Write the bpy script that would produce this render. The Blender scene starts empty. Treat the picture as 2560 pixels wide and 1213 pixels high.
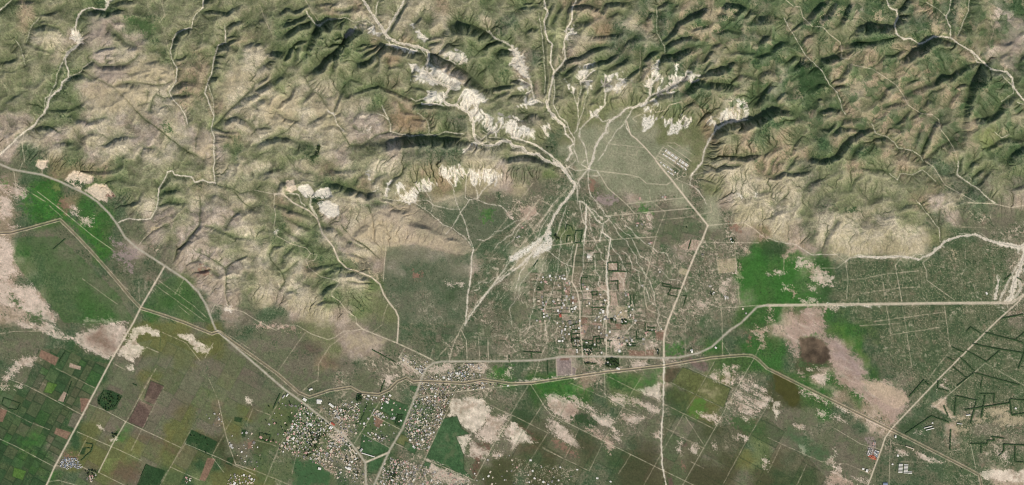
import bpy, math, random
import numpy as np

# ---------------------------------------------------------------- camera, sky, sun, exposure
scene = bpy.context.scene
COL = scene.collection
M = 2.0                                    # metres on the ground per pixel of the 2560 px wide photograph
PW, PH = 2560.0, 1213.0
ALT = 100000.0                             # the photograph is taken from orbit, straight down
cam_data = bpy.data.cameras.new("camera")
cam_data.sensor_fit = 'HORIZONTAL'
cam_data.sensor_width = 36.0
cam_data.lens = 36.0 * ALT / (PW * M)
cam_data.clip_start = 1000.0
cam_data.clip_end = 250000.0
cam = bpy.data.objects.new("camera", cam_data)
cam.location = (0, 0, ALT)
COL.objects.link(cam)
scene.camera = cam

SUN_EL, SUN_AZ = math.radians(44), math.radians(150)
world = bpy.data.worlds.new("World")
scene.world = world
world.use_nodes = True
wn = world.node_tree
bg = wn.nodes["Background"]
sky = wn.nodes.new("ShaderNodeTexSky")
sky.sky_type = 'NISHITA'
sky.sun_disc = False
sky.sun_elevation = SUN_EL
sky.sun_rotation = SUN_AZ
wn.links.new(sky.outputs[0], bg.inputs[0])
bg.inputs[1].default_value = 0.105
sun_data = bpy.data.lights.new("sun", 'SUN')
sun_data.energy = 3.2
sun_data.angle = math.radians(0.5)
sun_data.color = (1.0, 0.955, 0.88)
sun = bpy.data.objects.new("sun", sun_data)
from mathutils import Vector
to_sun = Vector((math.sin(SUN_AZ) * math.cos(SUN_EL), math.cos(SUN_AZ) * math.cos(SUN_EL), math.sin(SUN_EL)))
sun.rotation_euler = (-to_sun).to_track_quat('-Z', 'Y').to_euler()
sun.location = to_sun * 3000
COL.objects.link(sun)
scene.view_settings.view_transform = 'Standard'
scene.view_settings.look = 'None'
scene.view_settings.gamma = 1.0
scene.view_settings.use_curve_mapping = False
scene.view_settings.exposure = 0.0
scene.cycles.pixel_filter_type = 'BLACKMAN_HARRIS'
scene.cycles.filter_width = 1.05
K_FLAT = 0.95 * np.array([1.015, 1.045, 1.125], np.float32)                              # sunlit flat ground: displayed value / albedo

# ---------------------------------------------------------------- what was read from the photograph
# ground cover read from the photograph: one letter per 40 px cell, four blocks of 16 per row
COVER = """
GboooGdooooooooo oooobtboottbooGo Goobbbooggbgbddg Godddtddgbbgoopd
oboooGppGGoooooo oGGGGGttttotGGtg ooloobgtbgbdbdgd Goddotdgggbgbbpp
oottwppopGooooob oGGGGGGbobGtoGGG oolttbggtggbbbgg GGbGbdddbdGbGbbp
oootoopttoGoboot tGGGGGGobootGGGG wgowtGgGGGgbtbGd dGbGbbbGbbdGbppn
oooGGopptttbbott toooooooooowwnGG wooGoGoowoggGGGG tddGbGbbbbbGdGpn
oooGGppttttbbott tltttGGGboooonoo owooootoottdGGoG tddGbtbbbbbbGdGG
ooGGGttttttbobtt tttttttGbbGGotoo ooooooooooGbbtGG oGdobbbbbbbbdbGo
ppoGGptptptpoltt ttttotppbbbGgogo ntoooommoooobotd dGbGbbbbbbnbbolo
pttpttttppttppbt tottttpppbGGotoo oogommmmmooobobd bbGdbbbbbbbnblGG
pggtGptttttoppGo ooGGtpoopngggtto tngmmmmmmmmoobbb bbbdGdGbbbGbolGd
nggbbbbGooooottt tottbtottobbottp nnGsmmmmmmsotttb bonoobooboggGooG
wgvvgGGGooGobtoo otooGGbtotobottp tnsgsnmmmmmsottt ttnooooooobggnon
wgvvbvggotGotttt obootttnttsttsns SSgggnnpmSmsmptt ttonooooo bptggnp
wgvvgvvgnppopppt oGboppttptnsggsg SSggssssSnnsmstt ttotttttoogpnsnn
wgnngvvgnpoppoot oGtGtttttpnnssgg SggGssggSnnnnspb tpntttttttorgnsS
wvgnngvnpsnpppot toGGGptttpppnggg mtggssggsgpsnSsv dwpnttttttgrrrrS
wwgnnnggngnpptpt totbGGnppgggppgg tmgsssgsSSssSnvv vvwvgrrrrrrrrrrS
wgggsnnngsgGppto tttoGttGgggggggs mssssspsSSSsSSvv vvgwrrrrrrrrrrrS
wwwggvnnggvvgppn tpttGoGoSnSgssgg nspspspsSSssSSpv vvvgrrrrrrrrrrSS
wwgggvvngvgGggpn ggpttpGoogSSgssg nsspSSpspssssSvv vwwvdrrrrrrrrrrS
gnnggnnnyyyynygg nnnooppnngggggSs sSsspSpSsSsggggv wwwnvvdrrrrrrrrr
nnngfnnnyyyyyynn nnnnopppnnggSsgS ssgsssSspSssvgvv vggpwvgrrrrrrrrr
gnsffffnnnnynnnn nnnnbnsSSsSgggsg gSgpssSSSssgGvvv vgkkwwggrrrrrrrr
gnsffffnnynnnnnn gnnnnSnnSSSssSSv gvvvwSvGnwnyGySg kvvwvwvgSrrrrrrr
nfffffnnnnnnnGnn ngnggSnnSgsSSSSs svvvvgGGnnkyySnS kkvvwvwwgrgrrrrr
fffffnnnnnnynnny nngsSSgggssSkSnn ggnnnggnnsfyysns nnnvgwwwSggrSrSr
fffffynnnnyynnyg ngssSSsgggSsgnnn knnngnnsnsnnksGG nnnsngwwgggwrSSS
fffnfyyyynyyyknn kssssgssgsssfnnn nknnfnngnnnnnsgG nnsnnnnsgggSrrSS
fvvnyyyyGnyyffks gssSsSsffssffnnk kfknfnfkknnnnkyG kgnnnnnggggrrSrr
ffffggynnnffGyyy yssgngssfSSSfnkk gkkggggkkknkkknk fffnnnnggggrrrww
"""
# steep north-west facing slopes: "@ x0 y0 zoom" sets the frame the points were read in;
# each line: width(px of photo) steepness | foot of the slope (valley side), the slope rises towards south-east
RELIEF = """
@ 0 0 3.003
12 .5|130,10 180,0 260,10
8 .6|290,110 380,100 440,75
15 .6|270,210 350,190 450,215 480,260
6 .4|290,165 350,160
8 .5|210,330 280,360 380,390
8 .5|0,465 70,460 120,440
6 .5|0,535 90,540 150,510
7 .5|40,770 100,735 150,705
18 .5|670,85 740,70 820,90
12 .8|850,88 890,75 930,80
12 .5|860,30 930,5 1000,10
10 .4|870,170 910,160 940,180
14 .6|820,210 890,270 960,330 1020,350
8 .6|720,390 790,360 880,355
8 .5|800,420 830,405 860,420
8 .5|810,460 850,445
13 .7|700,465 760,495 860,500 950,490
12 .7|1330,250 1390,225 1420,215
12 .6|1285,400 1290,360 1300,320 1350,250
7 .6|1320,450 1370,440 1390,420
12 .7|1530,90 1600,75 1700,95 1760,55
9 .6|1530,10 1570,0
14 .8|1700,205 1750,175 1810,150
7 .5|1700,280 1760,265
8 .5|1700,330 1760,300
18 .8|1640,350 1700,335 1780,370
14 .6|1830,340 1920,310
6 .6|1615,430 1680,420
6 .6|1615,460 1690,480
6 .6|1612,500 1680,510
12 .6|1580,590 1640,580 1660,600
18 .6|1300,660 1370,610 1440,610
10 .6|1280,725 1360,715 1440,710
14 .6|540,573 620,560 680,590
9 .5|370,825 520,825 600,790 650,745
14 .5|540,855 590,895 680,910 780,880
14 .6|270,960 320,945 380,950 430,990
14 .5|400,1080 480,1065 560,1065
10 .6|780,1090 870,1040 940,1020 1000,1030
16 .6|1050,1160 1080,1110 1150,1110
16 .7|1700,900 1780,875 1870,920 1900,950
8 .5|1610,960 1690,990 1800,990
8 .5|1640,1010 1740,1030
16 .5|1820,740 1880,720 1930,710
14 .5|880,640 960,620 1040,640
8 .5|1090,560 1120,555
8 .5|1190,600 1220,580
7 .4|1210,555 1240,530
6 .4|1170,830 1230,795 1290,800
9 .4|600,1040 680,1000 760,1010
10 .4|1150,380 1190,370 1230,420
9 .35|980,560 1040,540 1100,530
9 .4|1120,470 1180,450 1240,500
@ 660 0 6.006
10 .9|245,185 340,125 400,130 450,165 530,150 610,100
6 .6|315,315 380,285 460,300
14 .9|310,360 420,330 560,270 640,225 670,235
16 .9|330,510 430,440 520,380 620,360 700,315
8 .5|790,80 860,65 960,45 1060,60
10 .5|1100,150 1200,160 1280,150 1330,110
6 .5|1380,390 1450,355 1590,375
20 .8|720,530 770,480 820,390
34 .7|830,400 900,340 1040,280 1150,290
10 .5|1140,370 1200,330
12 .8|470,660 560,610 640,600
20 .6|630,830 640,700 690,580 760,520
12 .7|610,830 650,800 690,840
28 .6|90,800 200,765 340,765 360,780
18 .6|310,890 370,760 440,705
14 .5|440,900 480,760 500,700
22 .9|700,1080 830,1010 920,880 1050,790
16 .9|1020,1050 1040,920 1060,800 1110,720 1180,660
22 .9|1180,650 1230,560 1320,470
8 .6|1000,690 1050,665 1120,665
6 .6|1080,580 1160,565
12 .6|1170,760 1210,720 1240,780
8 .7|1450,690 1490,665 1560,665
7 .7|1450,750 1560,700 1680,680
10 .9|1470,850 1560,790 1660,740 1730,680
18 1|1400,940 1500,945 1590,890 1650,830
8 .6|1640,1020 1700,960 1720,860
18 .8|1680,820 1740,760 1830,690
10 .5|1860,1050 1850,900
10 .6|860,560 910,565
@ 640 0 3.003
8 .8|1000,240 1040,170 1090,80 1120,30
22 .7|980,335 1060,355 1150,375 1250,400
8 .5|1000,500 1080,495
34 1|1300,430 1340,415 1420,450 1500,490 1570,530 1640,590 1720,660
10 .6|1160,610 1165,560 1185,510
8 .6|1190,650 1230,660 1290,690
36 .75|1490,180 1540,168 1620,190 1740,240 1780,265
10 .7|1700,370 1760,330 1830,310
18 .6|1800,400 1840,375 1930,380
8 .6|1280,300 1320,280 1370,270
8 .6|1300,330 1370,320
8 .6|1380,390 1420,350 1440,330
8 .5|1200,165 1240,130 1290,160
12 .7|1760,660 1830,655 1930,640
10 .6|1810,720 1900,680
10 .8|680,725 760,690 850,660 930,645 1040,690 1140,740 1200,770
8 .5|710,590 760,610 800,630
14 .7|1190,790 1250,785 1340,785 1420,800
8 .5|1060,760 1120,840 1200,860
8 .5|1180,890 1270,900
14 .7|0,680 60,660 120,620 190,565
14 .7|0,770 60,740
11 .6|0,330 40,320
10 .7|160,810 200,760 250,730 280,660
9 .7|170,840 220,890 290,905
9 .5|340,770 370,740 420,690
8 .5|590,830 610,760 640,700
8 .5|0,965 60,955 100,960
16 .7|0,1090 90,1050 170,1030 250,1040 330,1075
7 .5|720,920 740,880 765,850
8 .5|720,910 745,960 770,985
9 .4|420,910 480,880 520,850
30 .85|960,1060 1080,1040 1180,1030 1290,1025 1400,1030 1520,1040
10 .5|1540,1060 1640,1075 1720,1105
10 .4|20,520 80,470 120,460
9 .45|20,620 80,580
12 .35|560,880 640,850 680,880
12 .35|830,880 870,850 930,880
10 .35|500,960 580,940 640,960
@ 1600 0 6.006
10 .6|260,110 330,70 400,20
6 .6|510,100 580,60
14 .9|330,610 400,560 490,470 540,360 620,310 700,280
14 .9|690,290 760,240 900,180 960,130
16 .9|1210,200 1220,120 1290,60 1400,50 1530,90
14 .8|1530,90 1640,130 1770,190
8 .7|780,450 880,410 1000,390
14 .7|380,690 500,610 640,560 780,550 850,570
6 .5|930,670 960,620 990,560
24 1|280,920 350,840 500,820 640,750 790,710
12 .9|60,890 130,830 220,770
10 .6|1050,720 1110,670 1190,655
10 .6|970,900 1000,830 1050,780
8 .6|940,1080 1000,1000 1040,940
22 .95|880,1150 1000,1080 1180,1030 1350,960
14 .6|1350,960 1420,930 1470,940
12 .6|1560,270 1640,190
12 .9|1400,220 1520,140
30 .6|1650,360 1740,260 1920,225
14 .6|1640,450 1740,470 1840,540
16 .9|1780,640 1840,580 1920,540
10 .5|1390,780 1500,770 1700,790
12 .6|1760,850 1930,790
14 .6|1760,1150 1820,1090 1930,1050
10 .5|1520,1120 1640,1140 1740,1170
18 .5|700,1080 740,980 830,850
10 .4|60,330 110,250 130,200
@ 1280 0 3.003
8 .6|110,240 150,210 180,215
8 .6|100,30 150,20
8 .6|60,60 180,45
12 .5|400,180 410,100 440,20
12 .9|440,60 510,40 600,45 650,60
14 .7|670,80 700,30 760,20 830,20
18 .5|460,200 480,170 560,150
8 .6|740,120 790,90 830,110
10 .9|410,455 500,435 570,390 650,355
12 .9|560,490 640,470 720,450 770,410
10 .6|600,390 680,350 740,345
12 .6|720,520 800,480 850,440
10 .7|840,600 900,550 970,500
10 .6|390,560 440,520 480,490
14 .7|0,610 60,600 110,630
8 .5|0,720 50,710 90,710
14 .5|140,850 190,850 230,880
10 .5|570,790 610,760
8 .6|740,740 800,720
8 .6|700,820 780,810
18 .5|1040,760 1100,720 1200,700
24 .75|1300,680 1340,640 1400,600 1500,620 1600,630 1680,640
14 .7|1840,720 1880,690 1930,640
9 .5|300,170 330,100 360,60
9 .5|240,220 250,120 300,40
9 .4|600,260 680,270 780,255
10 .45|820,360 870,300 920,280
10 .4|1300,800 1360,770 1400,790
10 .4|1380,950 1420,900 1460,850
9 .45|620,700 660,660 690,640
9 .45|1550,240 1620,220 1700,240
@ 1780 240 6.006
28 1.1|90,480 160,430 310,385 430,400 560,370 680,320 770,270 850,210 940,195
18 .8|940,195 1060,210 1220,230
14 .5|80,540 180,530 300,560
14 .5|30,610 130,540 240,525
10 .6|670,80 730,30 760,0
8 .5|960,50 1010,10
6 .8|1570,60 1680,45
14 .9|210,910 330,905 450,915 580,900 700,880
8 .6|170,1060 250,1070 320,1080
6 .6|740,1080 750,980 790,880 920,770
7 .6|870,1130 900,1030 970,930
8 .6|960,1060 980,1010 1020,990
10 .6|1180,870 1220,760 1280,660
8 .6|1120,1120 1170,1040 1240,930
12 1.1|940,1205 1090,1150 1220,1160 1350,1140
18 .85|1500,910 1600,940 1700,945 1840,890 1920,790
10 .6|1640,230 1720,200 1840,170
16 .6|1820,570 1920,500
@ 1920 0 3.003
20 .7|290,130 350,60 400,20 430,10
18 .7|370,150 430,110 490,20
16 .9|530,180 570,100 600,40
30 .8|640,250 660,210 720,185 790,175
28 .7|790,180 870,190 950,190
16 .6|570,330 650,320 760,320 900,290 960,280
16 .7|970,80 1010,40 1040,0
12 .8|980,125 1060,115
12 .6|960,160 1050,150
12 .6|830,470 870,420 950,410 1000,380
22 .9|1020,430 1080,390 1160,350 1200,310 1260,290
16 .7|1200,300 1300,295 1400,320
10 .6|840,750 880,670 930,640
14 .8|20,370 90,320 140,310
14 .7|140,470 200,420 260,430
14 .7|200,500 240,460 330,470
8 .6|150,150 190,170
8 .7|160,240 220,190 250,170
8 .6|250,330 270,280 330,260
20 .8|370,480 390,440 470,430 540,400
16 .7|500,600 540,590 590,500 600,480
10 .7|500,660 560,640 590,640
14 .6|330,660 380,630 440,630
10 .6|60,740 100,700 140,690
5 .7|360,745 420,745
10 .6|400,830 450,815 530,820
10 .6|390,970 450,970 500,930
14 .7|540,950 560,900 610,890
12 .7|490,1000 540,960 620,960 700,980
26 .85|520,1160 560,1080 620,1030 680,1000
18 .8|620,1190 650,1120 700,1070
12 .7|690,1000 760,960 800,980
10 .6|810,1040 870,1030 930,1060
10 .6|870,800 930,780 990,770
8 .5|1030,630 1100,600
18 .55|1020,710 1130,660 1260,600 1330,560 1370,570
14 .8|1250,620 1300,580 1380,570
18 .6|1370,570 1410,530 1480,490 1560,470
8 .8|1430,640 1480,630 1510,640
38 .8|1520,640 1545,590 1570,530 1600,490 1640,480
22 .8|1460,920 1480,780 1510,660
10 .5|1350,790 1380,730 1430,690
12 .6|1160,790 1200,750 1240,760
18 .7|1530,900 1620,880 1700,860 1760,760 1840,720
12 .7|1150,1150 1190,1050 1230,950 1270,900
8 .5|1100,1080 1130,980
10 .5|1190,1180 1280,1100 1370,1050
14 .7|1660,1100 1720,1060 1810,1030 1900,1050
20 .6|1800,1180 1850,1130 1930,1080
10 .7|1880,460 1900,420 1930,410
8 .6|940,480 960,440
8 .6|860,490 890,480
10 .5|1080,880 1130,840
10 .5|950,930 1000,900 1050,840
9 .4|1680,200 1700,160 1740,150
10 .4|1780,330 1830,310 1880,340
9 .4|1740,420 1790,400
@ 0 404 3.003
12 .5|640,70 740,75 850,65 900,30
8 .6|980,330 1040,290 1060,240
14 .6|1200,250 1240,220 1340,215
10 .6|1200,330 1270,300 1380,310
8 .4|1500,480 1580,490 1680,530 1760,570 1930,580
10 .5|1420,570 1480,500 1500,480
8 .5|1320,730 1350,650 1400,600
6 .5|1690,800 1740,750 1850,710 1900,720
8 .5|1480,830 1580,810 1640,860
8 .4|1480,900 1580,940
8 .4|1690,490 1720,440 1790,370
8 .35|900,330 960,320 1020,310
9 .35|820,150 900,130 950,150
8 .35|1420,760 1490,740 1540,770
8 .3|1560,270 1620,250 1690,280
@ 640 404 3.003
20 .9|540,160 600,165 680,190 740,210 840,240 880,230
10 .5|560,60 640,70 720,60
12 .7|160,200 190,150 240,145
10 .6|150,330 220,345 330,390 400,410
10 .4|210,410 290,460 390,500
10 .5|200,500 270,550 380,610
14 .5|500,480 590,500 700,600 820,660
14 .35|880,310 1000,320 1100,380
11 .4|1020,360 1130,370
14 .5|1160,440 1260,470 1330,510 1400,540
10 .6|1420,580 1480,565 1520,590
16 .8|1660,300 1680,230 1760,190 1800,190
8 .5|1330,190 1440,180
6 .5|880,500 920,470 980,480
6 .5|880,600 890,500
8 .5|100,690 130,640 200,630
8 .5|190,790 200,720 270,650
14 .6|400,800 500,780 620,765
12 .6|520,830 620,790 680,800
8 .4|640,690 740,700 860,750
14 .7|650,830 760,840 880,890
8 .5|690,900 800,910 900,910
12 .7|490,980 540,940 610,910
10 .8|460,1070 520,1040 580,1050
8 .6|230,980 280,970
8 .4|330,900 420,940
6 .5|0,1060 60,1070 110,1080
8 .5|840,990 900,1000
10 .4|740,170 770,110 820,100
9 .4|860,190 900,120 950,100
9 .4|1000,170 1040,120 1090,110
9 .4|60,80 140,60 200,50
9 .35|300,60 360,90 420,90
@ 1280 404 3.003
20 .5|110,230 180,170 260,130 400,110
16 .8|-30,-28 90,-48 210,-18 360,48
8 .5|1340,140 1430,130 1520,160
8 .5|1590,40 1690,30
10 .5|1840,240 1930,220
12 .4|1480,30 1530,60 1600,20
@ 1920 404 3.003
20 .4|270,210 330,150 380,130
12 .5|20,420 60,380 120,360
14 .7|420,620 440,560 490,490 530,440
14 .6|990,350 1040,325 1100,320
12 .4|800,280 860,260 920,260
20 .5|1650,400 1760,405 1900,410
14 .7|1500,50 1520,10 1550,0
10 .6|1540,110 1600,60
8 .6|1580,170 1620,120 1650,80
9 .5|1840,200 1930,170
10 .4|1130,480 1170,460 1210,470
16 .35|700,50 800,60 920,80
10 .35|880,420 960,400 1040,420
"""
# thin ravines: width | line
RAVINES = """
@ 0 0 3.003
4|560,545 640,540 720,590 850,650 900,700 960,760 1020,830 1090,900 1180,960 1300,1060 1410,1140 1530,1200
3|850,650 930,620 1060,625 1160,640 1240,635 1290,610
3|1130,830 1150,740 1170,710 1240,740
3|1500,930 1490,1000 1470,1040 1470,1120
4|1900,660 1800,760 1700,850 1640,920 1610,950
3|1040,410 1020,440 960,480 880,495
3|700,470 640,500 610,530
3|1040,790 1100,770 1115,690
@ 640 0 3.003
3|300,910 230,990 130,1030 50,1060
3|620,950 700,1090 800,1090 900,1020 1000,990
3|180,560 90,620 0,680
3|480,720 520,780 560,840 610,930 650,970
@ 0 404 3.003
3|1500,260 1505,340 1500,480 1420,570 1400,610 1330,660 1310,740
3|1690,490 1700,500 1740,430 1800,370
3|1640,180 1740,200 1800,240 1900,220
3|1760,230 1830,310 1890,350
3|1690,800 1700,880 1690,1000 1720,1080
3|1850,710 1760,750 1690,800 1580,720 1500,680
3|1240,480 1150,520 1040,620
@ 640 404 3.003
3|840,330 870,400 880,500 890,610
3|720,560 740,530 820,470 890,500
3|640,480 720,570 830,640 930,730
3|100,690 110,740 200,840 220,900 180,960
3|200,840 260,800 310,750
@ 1280 0 3.003
3|1850,560 1845,690 1860,730
3|1640,620 1700,560 1710,440
3|960,600 970,500 960,380
@ 1920 404 3.003
3|240,620 300,560 310,530
3|1290,360 1280,420 1290,600
3|1140,310 1190,380 1240,440 1290,520 1290,620
"""
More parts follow.
